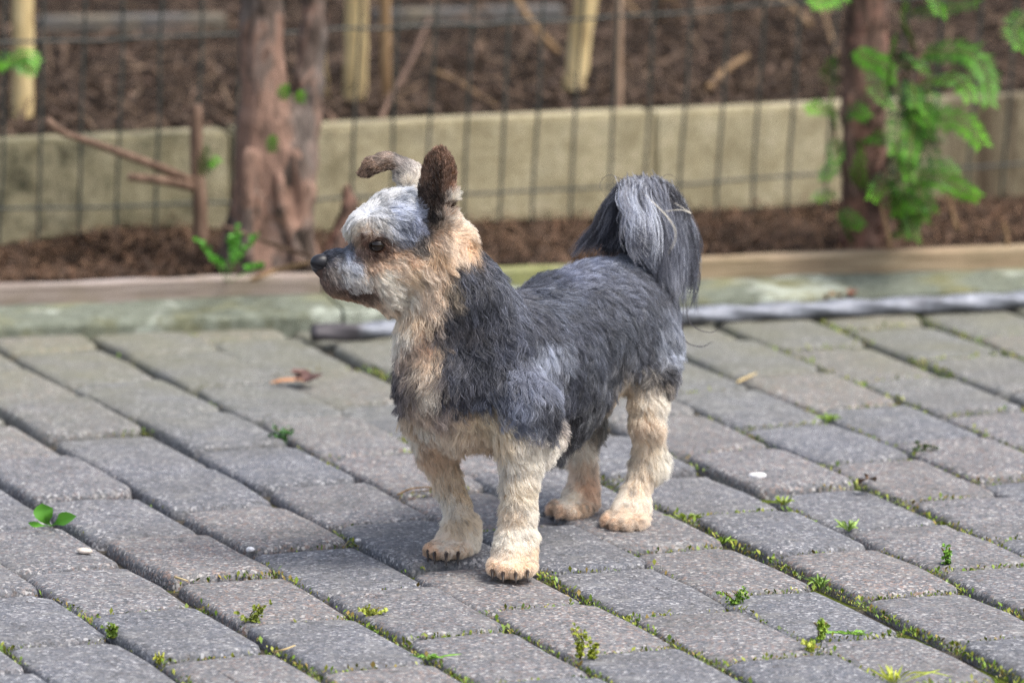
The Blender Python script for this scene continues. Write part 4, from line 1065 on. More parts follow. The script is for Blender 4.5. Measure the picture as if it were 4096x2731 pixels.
for i_, f_ in enumerate(fly):
    b_ = bez([P(*q) for q in f_], 12)
    for _ in range(1 if i_ in (5, 6, 7) else 3):
        fp.append(b_ + np.random.default_rng(i_ * 9 + _).normal(0, .0007, 3) * np.linspace(0, 1, 12)[:, None]); fc.append(lin((60, 58, 62)) if i_ not in (2, 10) else lin((190, 184, 172)))
tp = np.concatenate([tp, np.array(fp)]); tc = np.concatenate([tc, np.array(fc)])
hair_curves('tail_plume', tp, tc * 1.45, .00024, .00008, MAT_HAIR)

# ---- eyes, nose, claws
def ball(name, c, r, mat, parent, sc=(1, 1, 1), rot=None, seg=16):
    bm = bmesh.new(); bmesh.ops.create_uvsphere(bm, u_segments=seg, v_segments=seg // 2, radius=r)
    bm.transform(Matrix.Diagonal((*sc, 1)))
    if rot is not None: bm.transform(rot)
    bm.transform(Matrix.Translation(c))
    me = bpy.data.meshes.new(name); bm.to_mesh(me); bm.free()
    for p_ in me.polygons: p_.use_smooth = True
    o = link(name, me, mat); kid(o, parent); return o
Me = NT('eye_gloss', .08, .55); Me.color(lin((26, 15, 10))); Me.b.inputs['Coat Weight'].default_value = 0.0; Me.b.inputs['Coat Roughness'].default_value = .03
Mlid = NT('eye_rim', .5, .3); Mlid.color(lin((34, 26, 24)))
for q in EYES:
    g_ = Vector(body.grad(np.array([q]))[0]); cq = Vector(q) - g_ * .0030
    e = ball('eye', cq, .0066, Me.m, dog)
    # lids: a dark rim round the eye
    up_ = Vector((0, 0, 1)); xx = up_.cross(g_).normalized(); yy = g_.cross(xx)
    ringp = [cq + g_ * .0030 + (xx * math.cos(a_) * 1.12 + yy * math.sin(a_) * .80 - xx * .12) * .0056 for a_ in np.linspace(0, 2 * math.pi, 21)]
    V, F = tube(ringp, .0009, 6, False)
    o = link('eyelid', mesh_np('eyelid', V, F), Mlid.m); kid(o, dog)
nose = SDF(P(1300, 1150, 6.62) - Vector((.03, .02, .02)), P(1300, 1000, 6.70) + Vector((.03, .0, .02)), .0008, .012)
def NC(a, b, k=.004, sub=False): nose.cone(P(*a[:3]), P(*b[:3]), a[3] * SPX, b[3] * SPX, k, None, sub)
NC((1268, 1050, 6.647, 27), (1268, 1050, 6.665, 27)); NC((1290, 1046, 6.648, 30), (1290, 1046, 6.664, 30)); NC((1270, 1074, 6.653, 20), (1278, 1092, 6.656, 12))
NC((1262, 1066, 6.640, 7), (1284, 1072, 6.642, 9), .002, True); NC((1262, 1066, 6.672, 7), (1284, 1072, 6.670, 9), .002, True)
V, F = nose.mesh()
Mn = NT('nose_leather', .38, .5); Mn.color(lin((27, 27, 33))); Mn.bump(Mn.noise(Mn.world(), 1400, 2), .35, .0006)
o = link('nose', mesh_np('nose', V, F), Mn.m); kid(o, dog)
Mc = NT('claw_horn', .4, .4); Mc.color(lin((44, 36, 33)))
for toes in (((1712, 2208, 6.703), (1738, 2220, 6.693), (1785, 2222, 6.687), (1832, 2218, 6.693)), ((1970, 2288, 6.622), (2012, 2302, 6.608), (2063, 2304, 6.606), (2110, 2294, 6.613))):
    for (x_, y_, Y_) in toes:
        a_ = P(x_, y_ - 14, Y_ + .008); a_.z = max(a_.z, .0065); b_ = P(x_, y_ + 4, Y_ - .006); b_.z = .0012
        m_ = (a_ + b_) / 2 + Vector((0, -.002, .0016))
        V, F = tube(bez([a_, m_, b_], 6), np.linspace(.0023, .0005, 6), 6)
        o = link('claw', mesh_np('claw', V, F), Mc.m); kid(o, dog)
# ------------------------------------------------------------------ trees
def mat_bark(name, cols, sc=1.0):
    M = NT(name, .85, .2); geo = M.world()
    w = M.mapping(geo, (42 * sc, 42 * sc, 17 * sc))
    c = M.ramp(M.noise(w, 1.0, 6, .62, dist=.6), [(.30, lin(cols[0])), (.42, lin(cols[1])), (.52, lin(cols[2])), (.60, lin(cols[3])), (.72, lin(cols[4]))])
    v = M.voro(M.mapping(geo, (34 * sc, 34 * sc, 13 * sc)), 1.0)
    sp = M.n('ShaderNodeSeparateColor'); M.L(v, sp.inputs[0])
    c = M.mix(M.ramp(sp.outputs[0], [(.55, 0), (.62, .75)]), c, lin(cols[3]))
    c = M.mix(M.ramp(sp.outputs[1], [(.70, 0), (.76, .65)]), c, lin(cols[5]))
    c = M.mix(M.ramp(M.noise(M.mapping(geo, (120, 120, 30)), 1.0, 4), [(.35, .6), (.5, 0)]), c, lin(cols[0]))
    M.color(c)
    h = M.mix(.5, M.noise(M.mapping(geo, (70, 70, 18)), 1.0, 6, .65), sp.outputs[0], 'ADD')
    M.bump(h, .9, .008)
    return M.m
BARK_L = mat_bark('red_flaking_bark', [(44, 38, 34), (84, 72, 65), (118, 103, 95), (146, 116, 101), (162, 147, 136), (112, 103, 98)])
BARK_R = mat_bark('brown_bark', [(46, 37, 33), (82, 66, 58), (110, 88, 77), (134, 100, 88), (150, 122, 110), (96, 80, 74)], 1.2)
def sdf_tree(name, lo, hi, h, chains, mat, parent, amp):
    S = SDF(lo, hi, h, .03)
    for pts, k in chains:
        for i, (a, b) in enumerate(zip(pts[:-1], pts[1:])):
            S.cone(P(*a[:3]), P(*b[:3]), a[3] / 3640, b[3] / 3640, min(k, .008))
    V, F = S.mesh(); N = S.grad(V)
    rr = np.random.default_rng(5); d = 0
    for _ in range(9):
        k = rr.normal(0, 1, 3) * np.array([110, 110, 38]); d = d + np.sin(V @ k + rr.uniform(0, 6.28))
    V = V + N * (d / 9 * amp)[:, None]
    for f_ in (300, 160):
        k = rr.normal(0, 1, (5, 3)) * np.array([f_, f_, f_ * .3]); V = V + N * (np.sin(V @ k.T + rr.uniform(0, 6.28, 5)).prod(1) * .35 / f_)[:, None]
    # plates of bark that peel off
    nf = int(len(V) * .03); ii = rr.choice(len(V), nf, replace=False); c0 = V[ii]; n0 = N[ii]
    tv = np.cross(n0, np.cross(np.array([0, 0, 1.0]) + rr.normal(0, .2, (nf, 3)), n0)); tv /= np.linalg.norm(tv, axis=1)[:, None]; sv = np.cross(n0, tv)
    hh = rr.uniform(.006, .022, nf)[:, None]; ww = rr.uniform(.003, .008, nf)[:, None]; lf = rr.uniform(.0005, .0045, nf)[:, None]
    fv = np.stack([c0 - tv * hh * .5 - sv * ww * .5 + n0 * .0006, c0 - tv * hh * .5 + sv * ww * .4 + n0 * .0006, c0 + tv * hh * .1 + sv * ww * .55 + n0 * .0016, c0 + tv * hh * .5 + sv * ww * .2 + n0 * lf, c0 + tv * hh * .45 - sv * ww * .4 + n0 * lf, c0 - sv * ww * .6 + n0 * .0012], 1).reshape(-1, 3)
    fo = np.arange(nf)[:, None] * 6; me_ = mesh_np('bark_flakes', fv, np.vstack([fo + np.array([[0, 1, 2, 5]]), fo + np.array([[5, 2, 3, 4]])]), False); me_.materials.append(mat)
    fo_ = link('bark_flakes', me_); fo_['kind'] = 'stuff'; kid(fo_, parent)
    o = link(name, mesh_np(name, V, F), mat); kid(o, parent); return o
tl = tag(empty('tree', G(1080, 1060, .03)), 'reddish forked tree trunk with flaking bark behind the nose of the dog', 'tree', 'trees in the mulched strip')
YL = 8.15
sdf_tree('trunk', P(700, 1120, YL) - Vector((0, .14, .02)), P(1500, -700, YL) + Vector((0, .14, 0)), .0055, [
    ([(1040, -700, YL, 70), (1045, -60, YL, 78), (1045, 100, YL, 84), (1050, 300, YL, 92), (1068, 480, YL, 114), (1085, 650, YL, 136), (1082, 800, YL, 150), (1076, 930, YL, 172), (1070, 1040, YL, 205)], .03),
    ([(1270, -700, YL + .03, 48), (1262, -60, YL + .03, 52), (1255, 150, YL + .03, 54), (1240, 330, YL + .025, 60), (1215, 480, YL + .02, 68), (1188, 640, YL + .01, 84), (1170, 800, YL, 92)], .016),
    ([(1185, 620, YL - .03, 30), (1225, 760, YL - .03, 34), (1215, 900, YL - .03, 38), (1235, 1060, YL - .035, 44)], .012),
    ([(1120, 720, YL - .045, 22), (1130, 840, YL - .05, 24), (1170, 930, YL - .05, 22), (1195, 1050, YL - .055, 26)], .01),
    ([(1020, 960, YL - .02, 60), (930, 1060, YL - .03, 42)], .03), ([(1000, 620, YL - .045, 34), (1000, 800, YL - .05, 30), (985, 1000, YL - .05, 40)], .012),
    ([(1150, 960, YL, 70), (1260, 1070, YL, 55)], .03)], BARK_L, tl, .0045)
sdf_tree('root', P(1240, 1140, YL + .0) - Vector((0, .09, .01)), P(1520, 680, YL) + Vector((0, .09, 0)), .004, [
    ([(1392, 742, YL + .01, 10), (1398, 820, YL + .005, 26), (1385, 930, YL, 46), (1350, 1080, YL - .01, 74)], .02), ([(1380, 960, YL, 40), (1290, 1080, YL - .01, 40)], .02)], BARK_R, tl, .002)
tr_ = tag(empty('tree', G(3470, 985, .03)), 'slim brown tree trunk with fresh green needle shoots at the right', 'tree', 'trees in the mulched strip')
YR = 8.31
sdf_tree('trunk', P(3250, 1080, YR) - Vector((0, .1, .02)), P(3680, -700, YR) + Vector((0, .1, 0)), .005, [
    ([(3480, -700, YR, 84), (3468, -60, YR, 86), (3462, 200, YR, 84), (3452, 450, YR, 90), (3458, 650, YR, 96), (3462, 850, YR, 94), (3468, 960, YR, 102), (3470, 1000, YR, 112)], .03),
    ([(3400, 380, YR - .02, 20), (3395, 700, YR - .02, 26), (3392, 970, YR - .015, 32)], .012), ([(3520, 500, YR - .02, 22), (3530, 800, YR - .025, 26), (3555, 970, YR - .015, 32)], .012)], BARK_R, tr_, .004)

# ---- needle shoots
def mat_green(name, tone=1.0):
    M = NT(name, .45, .35); oi = M.n('ShaderNodeObjectInfo')
    c = M.mix(1.0, M.attr('col'), M.ramp(oi.outputs['Random'], [(0, (.75, .8, .7)), (1, (1.2, 1.15, 1.0))]), 'MULTIPLY')
    M.color(c); M.b.inputs['Subsurface Weight'].default_value = 0
    return M.m
MAT_GREEN = mat_green('fresh_green')
def sprig(pts, parent, n=46, nl=.017, young=.5, seed=0, name='shoot', wid=.0021, rise=.25, droop=.25):
    """a stem with two ranks of flat needles; pts = [(px, py, distance), ...]"""
    r = np.random.default_rng(seed)
    c = bez([P(*q) for q in pts], n); T = np.gradient(c, axis=0); T /= np.linalg.norm(T, axis=1)[:, None]
    up = np.array([r.normal(0, .3), -.75, .65]); up /= np.linalg.norm(up)
    Vs, Fs, Cs = [], [], []
    V, F = tube(c, np.linspace(.0014, .0007, n), 5, False); Vs.append(V); Fs.append(F); Cs.append(np.tile(lin((96, 110, 48)), (len(V), 1)))
    o = len(V)
    for i in range(n):
        t = i / (n - 1)
        S = np.cross(T[i], up); S /= np.linalg.norm(S) + 1e-9; Nn = np.cross(S, T[i])
        for sg in (-1, 1):
            L_ = nl * (.55 + .45 * math.sin(math.pi * min(1, .12 + t * .95))) * r.uniform(.8, 1.15)
            d = S * sg * 1.0 + T[i] * (.30 + .30 * t) + Nn * r.normal(rise * .3, .14) + np.array([0, 0, -droop * r.random()]); d /= np.linalg.norm(d)
            wv = np.cross(d, Nn); wv /= np.linalg.norm(wv) + 1e-9; wv = wv * wid * .5
            b = c[i]; m = b + d * L_ * .5 + np.array([0, 0, .0006]); e = b + d * L_ + np.array([0, 0, -.0016])
            Vs.append(np.array([b, m - wv, e, m + wv])); Fs.append(np.array([[o, o + 1, o + 2, o + 3]])); o += 4
            y = np.clip(young + (t - .5) * .7 + r.normal(0, .12), 0, 1)
            cc = lin((30, 58, 24)) * (1 - y) + lin((98, 162, 38)) * y
            Cs.append(np.tile(cc, (4, 1)))
    me = mesh_np(name, np.vstack(Vs), np.vstack(Fs), False); color_attr(me, np.vstack(Cs)); me.materials.append(MAT_GREEN)
    ob = link(name, me); kid(ob, parent); return ob
SP = [  # shoots of the right tree: path, number of needles, needle length, youth
 ([(3655, 190), (3625, 110), (3612, 10)], 30, .017, .45), ([(3690, 215), (3790, 205), (3890, 222), (3945, 300), (3958, 415)], 64, .019, .62), ([(3680, 335), (3760, 315), (3830, 322), (3872, 365), (3886, 410)], 48, .016, .6),
 ([(3640, 545), (3740, 480), (3850, 485), (3930, 580)], 56, .021, .72), ([(3680, 690), (3800, 735), (3915, 790)], 50, .016, .7), ([(3625, 400), (3690, 400), (3712, 465)], 30, .017, .7), ([(3430, 200), (3480, 240), (3540, 265), (3560, 335)], 44, .016, .75),
 ([(3325, 345), (3318, 290), (3322, 235)], 26, .014, .55), ([(3345, 455), (3290, 430), (3225, 440)], 28, .013, .7), ([(3345, 510), (3330, 440), (3325, 375)], 28, .015, .5), ([(3455, 590), (3480, 545), (3545, 560)], 30, .017, .85), ([(3430, 745), (3440, 680), (3450, 600)], 28, .014, .8), ([(3545, 700), (3520, 745), (3485, 800)], 28, .014, .75),
 ([(3330, 765), (3295, 775), (3262, 800)], 20, .012, .75), ([(3370, 840), (3410, 880), (3450, 905)], 24, .012, .6), ([(3555, 810), (3610, 800), (3670, 830)], 34, .016, .65), ([(3590, 900), (3640, 880), (3690, 885)], 26, .014, .8), ([(3335, 640), (3315, 680), (3300, 720)], 22, .013, .6), ([(3400, -60), (3330, -10), (3245, 20)], 36, .016, .7),
 ([(4110, 60), (4060, 120), (4085, 205)], 34, .018, .5), ([(3700, -40), (3740, 0), (3762, 65)], 30, .016, .7), ([(3640, 50), (3760, 38), (3910, 15)], 44, .015, .15), ([(3590, 340), (3600, 480), (3580, 620)], 44, .018, .15), ([(3640, 380), (3650, 500), (3640, 640)], 42, .019, .2), ([(3560, 380), (3560, 250), (3580, 150)], 36, .016, .3), ([(3580, 620), (3600, 740), (3590, 860)], 40, .017, .25), ([(3650, 620), (3690, 540), (3760, 560)], 36, .019, .35),
 ([(3600, 450), (3660, 440), (3720, 500)], 32, .017, .45), ([(3560, 560), (3620, 610), (3640, 720)], 36, .017, .3), ([(3500, 300), (3520, 380), (3560, 430)], 32, .016, .55), ([(3600, 270), (3650, 230), (3700, 290)], 32, .016, .4), ([(3660, 760), (3720, 720), (3790, 760)], 34, .016, .5), ([(3700, 420), (3760, 440), (3800, 520)], 32, .017, .4), ([(3380, 470), (3420, 440), (3470, 470)], 26, .013, .55), ([(3700, 640), (3760, 640), (3820, 690)], 30, .016, .55), ([(3330, 560), (3345, 610), (3340, 660)], 22, .013, .5), ([(3620, 930), (3600, 870), (3560, 830)], 26, .014, .4), ([(3560, 960), (3590, 930), (3640, 950)], 22, .012, .45), ([(3400, 970), (3390, 920), (3360, 880)], 24, .012, .4)]
sr = random.Random(2)
ir = random.Random(17)
for _ in range(16):
    x0, y0 = ir.uniform(3560, 3680), ir.uniform(300, 900); dx = ir.uniform(20, 110)
    SP.append(([(x0, y0), (x0 + dx * .5, y0 - ir.uniform(10, 70)), (x0 + dx, y0 + ir.uniform(-10, 90))], 34, .017, ir.uniform(.0, .3)))
for i_, (pp, nn, nl, yg) in enumerate(SP):
    dY = sr.uniform(-.27, -.12) if pp[0][0] > 3480 else sr.uniform(-.14, -.06)
    sprig([(x, y, YR - .02 + dY * (.4 + .6 * q / (len(pp) - 1))) for q, (x, y) in enumerate(pp)], tr_, nn, nl * 1.12, yg, 300 + i_, wid=.0025)
# stems that carry them
for i_, pp in enumerate(([(3510, 930), (3560, 800), (3620, 600), (3660, 400), (3700, 200)], [(3520, 700), (3600, 560), (3690, 520)], [(3510, 450), (3590, 330), (3680, 220)], [(3540, 860), (3620, 780), (3690, 700)], [(3420, 800), (3360, 620), (3330, 480)])):
    V, F = tube(bez([P(x, y, YR - .05) for x, y in pp], 14), np.linspace(.004, .002, 14), 6)
    kid(link('branch', mesh_np('branch', V, F), BARK_R), tr_)

# ---- the sawn shoot left of the forked trunk
st = tag(empty('cut_sapling', G(800, 965, .03)), 'sawn off brown sapling with two bare side branches left of the forked trunk', 'sapling')
V, F = tube(bez([P(806, 975, 8.09), P(800, 820, 8.09), P(788, 640, 8.09), P(784, 424, 8.09)], 14), np.linspace(.0088, .0068, 14), 10, True, lambda i, a: 1 + .08 * np.sin(3 * a + i))
kid(link('stem', mesh_np('stem', V, F), MAT_TWIG), st)
V, F = tube(bez([P(775, 728, 8.09), P(600, 655, 8.02), P(380, 575, 7.99), P(250, 530, 7.97), P(188, 482, 7.96)], 18), np.concatenate([np.linspace(.0058, .0036, 13), np.linspace(.0045, .005, 5)]), 8)
kid(link('branch', mesh_np('branch', V, F), MAT_TWIG), st)
V, F = tube(bez([P(775, 748, 8.09), P(640, 722, 8.02), P(515, 708, 8.0)], 10), np.linspace(.0058, .0044, 10), 8)
kid(link('branch', mesh_np('branch', V, F), MAT_TWIG), st)
sprig([(800, 700, 8.04), (835, 640, 8.03), (870, 650, 8.02)], st, 18, .014, .45, 71); sprig([(805, 690, 8.04), (815, 630, 8.03), (830, 590, 8.02)], st, 16, .012, .3, 72)
# green shoots on the forked trunk
for i_, pp in enumerate(([(1130, 400), (1135, 370), (1140, 345)], [(1085, 610), (1088, 575), (1092, 548)], [(1190, 410), (1200, 390), (1205, 370)])):
    sprig([(x, y, YL - .06) for x, y in pp], tl, 12, .009, .5, 80 + i_)

# ---- leafy plants
def leafy(name, label, cat, base, leaves, col, group=None, stems=True, mat=None):
    """leaves = [(path of photo points with distance, width in m)]; base = world point"""
    root = tag(empty(name, base), label, cat, group); r = np.random.default_rng(int(abs(base.x) * 9999) + 3)
    for pts, wd_ in leaves:
        c = bez([base if q is None else P(*q) for q in pts], 9); T = np.gradient(c, axis=0); T /= np.linalg.norm(T, axis=1)[:, None] + 1e-9
        vw = np.array([0, -.93, .36]); S = np.cross(T, vw); S /= np.linalg.norm(S, axis=1)[:, None] + 1e-9
        t = np.linspace(0, 1, 9); w = wd_ * np.interp(t, [0, .12, .3, .55, .8, .93, 1], [.12, .14, .4, 1, .8, .35, .02])
        Nn = np.cross(S, T); tilt = r.normal(0, .35); S2 = S * math.cos(tilt) + Nn * math.sin(tilt)
        V = np.concatenate([c - S2 * w[:, None] / 2 + Nn * w[:, None] * .18, c, c + S2 * w[:, None] / 2 + Nn * w[:, None] * .18])
        F = [(q, q + 1, q + 10, q + 9) for q in range(8)] + [(q + 9, q + 10, q + 19, q + 18) for q in range(8)]
        me = mesh_np('leaf', V, np.array(F)); me.materials.append(mat or MAT_GREEN)
        color_attr(me, np.tile(lin(col) * r.uniform(.8, 1.2), (len(V), 1)))
        kid(link('leaf', me), root)
    return root
b_ = G(905, 1115, .035); b_.z = .03
wl = []; wr2 = random.Random(8)
for (x1, y1, x2, y2) in ((945, 1020, 958, 915), (985, 1000, 1022, 950), (860, 1040, 795, 972), (900, 1060, 845, 1045), (1020, 1070, 1055, 1072), (930, 1020, 925, 955)):
    wl.append(([None, (x1, y1, 7.95), (x2, y2, 7.93)], .006))
    for q in range(9):                                               # the lobes along each leaf
        t = .35 + .65 * q / 8; bx, by = (905 + (x1 - 905) * t * 2, 1115 + (y1 - 1115) * t * 2) if t < .5 else (x1 + (x2 - x1) * (t * 2 - 1), y1 + (y2 - y1) * (t * 2 - 1))
        wl.append(([(bx, by, 7.94), (bx + wr2.uniform(-14, 14), by - 12, 7.935), (bx + wr2.uniform(-26, 26), by - wr2.uniform(8, 24), 7.93)], .005))
leafy('weed', 'bright green weed with upright lobed leaves growing behind the left grey board', 'weed', b_, wl, (92, 156, 58))
b_ = G(92, 452, .147)
sh = tag(empty('shoot', b_), 'small fresh green shoot hanging before the pale stake at the far left', 'shoot')
V, F = tube(bez([G(30, 470, .15), P(28, 380, 8.3), P(40, 290, 8.28), P(70, 235, 8.27)], 10), np.linspace(.002, .001, 10), 5)
kid(link('stem', mesh_np('stem', V, F), MAT_TWIG), sh)
for i_, pp in enumerate(([(60, 238), (110, 225), (150, 250)], [(62, 245), (95, 260), (140, 280)], [(58, 240), (20, 245), (-10, 258)])):
    sprig([(x, y, 8.27) for x, y in pp], sh, 20, .016, .75, 90 + i_)

b_ = G(205, 2105, -.006)
leafy('weed', 'broad leaved green seedling in a paving joint at the left', 'weed', b_, [([None, (185, 2075, 6.86), (172, 2040, 6.86), (168, 2012, 6.86)], .020), ([None, (235, 2085, 6.85), (265, 2072, 6.84), (306, 2064, 6.83)], .013), ([None, (160, 2100, 6.84), (135, 2096, 6.83), (112, 2090, 6.83)], .006)], (96, 160, 52))

# ---- small weeds and grass tufts in the joints, each a plant of its own
def joint_weed(label, px, py, h_px, w_px, kind, col, seed):
    r = random.Random(seed); b_ = G(px, py, -.006); Y = b_.y; L = []
    nb = {'grass': 26, 'leafy': 70, 'stalk': 56}[kind]
    tips = [(r.uniform(-1, 1) * w_px * .8, r.uniform(.55, 1) * h_px) for _ in range(6)]
    for q in range(nb):
        if kind == 'grass':
            dx = r.gauss(0, .6) * w_px; L.append(([None, (px + dx * .5, py - h_px * r.uniform(.3, .6), Y - .003), (px + dx, py - h_px * r.uniform(.2, 1), Y - r.uniform(-.01, .014))], .0016))
        else:                                                        # small leaves set along a few thin stems
            tx, ty = tips[q % 6] if kind == 'leafy' else (tips[q % 2][0] * .35 + (w_px * .3 if q % 2 else -w_px * .2), h_px * (1 if q % 2 == 0 else .75))
            t = r.uniform(.12, 1.05); x0, y0 = px + tx * t, py - ty * t; an = r.uniform(-.5, 3.6); ln = r.uniform(10, 22)
            L.append(([(x0, y0, Y - .004), (x0 + math.cos(an) * ln * .5, y0 - math.sin(an) * ln * .4, Y - .004 - r.uniform(-.003, .004)), (x0 + math.cos(an) * ln, y0 - math.sin(an) * ln * .6 + 2, Y - .004 - r.uniform(-.006, .008))], r.uniform(.0024, .0044)))
    rt_ = leafy('weed', label, 'weed', b_, L, col)
    if kind != 'grass':
        for q in range(5):
            V, F = tube(bez([b_, P(px + r.uniform(-.3, .3) * w_px, py - h_px * .5, Y - .002), P(px + r.uniform(-.7, .7) * w_px, py - h_px * .9, Y - .004)], 6), np.linspace(.0007, .0004, 6), 4)
            me = mesh_np('stem', V, F); me.materials.append(MAT_GREEN); color_attr(me, np.tile(lin((120, 104, 58)), (len(V), 1))); kid(link('stem', me), rt_)
joint_weed('small dark green tuft in the paving left of the dog behind its chest', 1130, 1775, 70, 60, 'leafy', (74, 120, 62), 1)
joint_weed('feathery olive green weed in a joint near the bottom edge', 1010, 2500, 90, 90, 'leafy', (128, 140, 58), 2)
joint_weed('pale yellowish weed at a corner of two pavers below the front paws', 1490, 2480, 60, 70, 'leafy', (168, 176, 84), 3)
joint_weed('tall yellow green weed standing in a joint at bottom centre', 2320, 2640, 140, 60, 'stalk', (160, 170, 62), 4)
joint_weed('low yellow green weed right beside the tall one', 2370, 2650, 90, 40, 'stalk', (150, 160, 60), 14)
joint_weed('leafy green weed at a joint corner below the rear paws', 2940, 2425, 70, 80, 'leafy', (112, 146, 62), 5)
joint_weed('upright slim weed at the far right among the pavers', 3785, 2270, 90, 34, 'stalk', (108, 150, 60), 6)
joint_weed('pale rosette weed with narrow leaves in the right paving', 3395, 2125, 55, 55, 'grass', (148, 178, 96), 7)
joint_weed('dark bushy weed in a joint at the upper right of the paving', 3700, 1830, 60, 60, 'leafy', (66, 88, 44), 8)
joint_weed('bright grass tuft cut by the bottom edge of the photo', 3580, 2740, 90, 120, 'grass', (176, 186, 66), 9)
joint_weed('soft green grass tuft beside the pinkish paver', 3280, 2355, 70, 60, 'grass', (122, 152, 78), 10)
joint_weed('flat tuft of short grass between front row pavers at bottom centre', 1710, 2640, 34, 70, 'grass', (120, 166, 60), 11)
joint_weed('small leafy weed in a joint near the bottom left corner', 450, 2555, 60, 40, 'leafy', (116, 140, 58), 12)
joint_weed('thin yellow green grass sprout at the lower left', 640, 2660, 60, 30, 'grass', (168, 170, 70), 13)
joint_weed('two upright sprigs in the joint at the lower right', 3280, 2560, 80, 50, 'stalk', (140, 166, 66), 15)

joint_weed('yellow green grass tuft along the joint right below the white pebble', 3135, 2022, 46, 70, 'grass', (150, 170, 66), 16)
joint_weed('small grass tuft in the upper right joint behind the white pebble', 3322, 1690, 44, 50, 'grass', (120, 150, 58), 17)
joint_weed('mossy grass tuft in the joint just right of the hind paw', 2750, 2080, 34, 60, 'grass', (118, 138, 46), 18)
joint_weed('low grass tuft one joint below the hind paw tuft', 2890, 2176, 36, 50, 'grass', (126, 156, 60), 19)
joint_weed('flat green tuft in the joint at lower right near the upright sprigs', 3405, 2545, 36, 80, 'grass', (122, 166, 66), 20)
joint_weed('pale sprout at a joint crossing above the bottom right grass', 3235, 2612, 50, 36, 'stalk', (176, 186, 88), 21)
# ---- moss and tiny greenery along the joints (nobody could count it)
def joint_green(n, seed):
    r = np.random.default_rng(seed); out = []
    k = r.integers(-7, 20, n); u = r.uniform(-3.2, 4.4, n); cross = r.random(n) < .42
    un = np.round(u / PL - .5 * (k % 2)) * PL + .5 * (k % 2) * PL
    uu = np.where(cross, un + np.array([dU.get(int(q), 0) for q in k]) + r.normal(0, .0016, n), u)
    vv = np.where(cross, k * PW + r.uniform(-.5, .5, n) * PW, (k - .5) * PW + r.normal(0, .0022, n))
    q = P0 + uu[:, None] * U + vv[:, None] * Vv
    dens = .5 + .5 * sines(q[:, 0], q[:, 1], 34, seed) / .55 + .28 * np.clip(q[:, 0] / .45, -1, 1) + .30 * np.clip((6.55 - q[:, 1]) / .35, -1, 1)
    off = (q[:, 0] - KA.x) * kn.x + (q[:, 1] - KA.y) * kn.y
    m = (dens > .41 + r.normal(0, .1, n)) & (off < -.004) & (q[:, 1] > 5.75) & (np.abs(q[:, 0]) < .75)
    return q[m]
jq = joint_green(420000, 31); jr = np.random.default_rng(4); nq = len(jq)
az = jr.uniform(0, 6.28, nq); el = jr.uniform(.5, 1.5, nq); ln = jr.uniform(.0018, .0048, nq) * jr.choice([1, 1, 1, 1.7], nq); wd2 = ln * jr.uniform(.25, .6, nq)
d = np.stack([np.cos(az) * np.cos(el), np.sin(az) * np.cos(el), np.sin(el)], 1); s_ = np.cross(d, [0, 0, 1.0]); s_ /= np.linalg.norm(s_, axis=1)[:, None]
b0 = np.column_stack([jq, jr.uniform(-.009, -.002, nq)])
m0 = b0 + d * ln[:, None] * .55; e0 = b0 + d * ln[:, None] + np.array([0, 0, -.0006])
V = np.stack([b0, m0 - s_ * wd2[:, None] / 2, e0, m0 + s_ * wd2[:, None] / 2], 1).reshape(-1, 3)
me = mesh_np('joint_moss', V, np.arange(nq * 4).reshape(-1, 4), False)
gc = lin(np.array([(104, 134, 44), (126, 150, 58), (84, 112, 40), (150, 158, 66), (120, 128, 50), (140, 122, 70)]))[jr.integers(0, 6, nq)] * jr.uniform(.55, 1.0, nq)[:, None]
color_attr(me, np.repeat(gc, 4, 0)); me.materials.append(MAT_GREEN)
tag(link('joint_moss', me), 'moss and tiny green plants growing in the joints of the paving', 'moss', kind='stuff')

# ------------------------------------------------------------------ small things lying about
def stone(name, label, cat, px, py, sx, sy, sz, col, rz=0.0, z=.0):
    r = np.random.default_rng(int(px)); bm = bmesh.new(); bmesh.ops.create_icosphere(bm, subdivisions=3, radius=1)
    for v in bm.verts:
        f = 1 + .12 * math.sin(v.co.x * 3.1 + px) * math.cos(v.co.y * 2.7 + py) + r.normal(0, .02)
        v.co = Vector((v.co.x * sx * f, v.co.y * sy * f, v.co.z * sz * f))
    bm.transform(Matrix.Rotation(rz, 4, 'Z')); me = bpy.data.meshes.new(name); bm.to_mesh(me); bm.free()
    for p_ in me.polygons: p_.use_smooth = True
    M = NT(name, .7, .3); M.color(M.mix(M.ramp(M.noise(M.world(), 260, 4), [(.35, 0), (.65, .5)]), lin(col), lin((150, 136, 120)))); 
    b_ = G(px, py, z); b_.z = z + sz * .8
    return tag(link(name, me, M.m, None, b_), label, cat)
stone('pebble', 'oval bright white pebble lying on a paver at right of the dog', 'pebble', 3030, 1912, .0082, .0052, .0032, (246, 246, 250), .1)
stone('pebble', 'cream coloured flat pebble on a paver at the lower left', 'pebble', 338, 2212, .0072, .0050, .0030, (226, 212, 200), -.4)
stone('pebble', 'small white pebble wedged in a joint left of the front paws', 'pebble', 1002, 2206, .0044, .0030, .0026, (232, 234, 240), 0, -.004)
stone('pebble', 'tiny white pebble beside the grass left of the front paw', 'pebble', 1432, 2166, .0030, .0024, .0018, (226, 226, 232))
stone('pebble', 'grey pebble stuck in the joint under the pinkish paver', 'pebble', 3440, 2402, .0062, .0052, .0045, (150, 148, 144), .3, -.008)
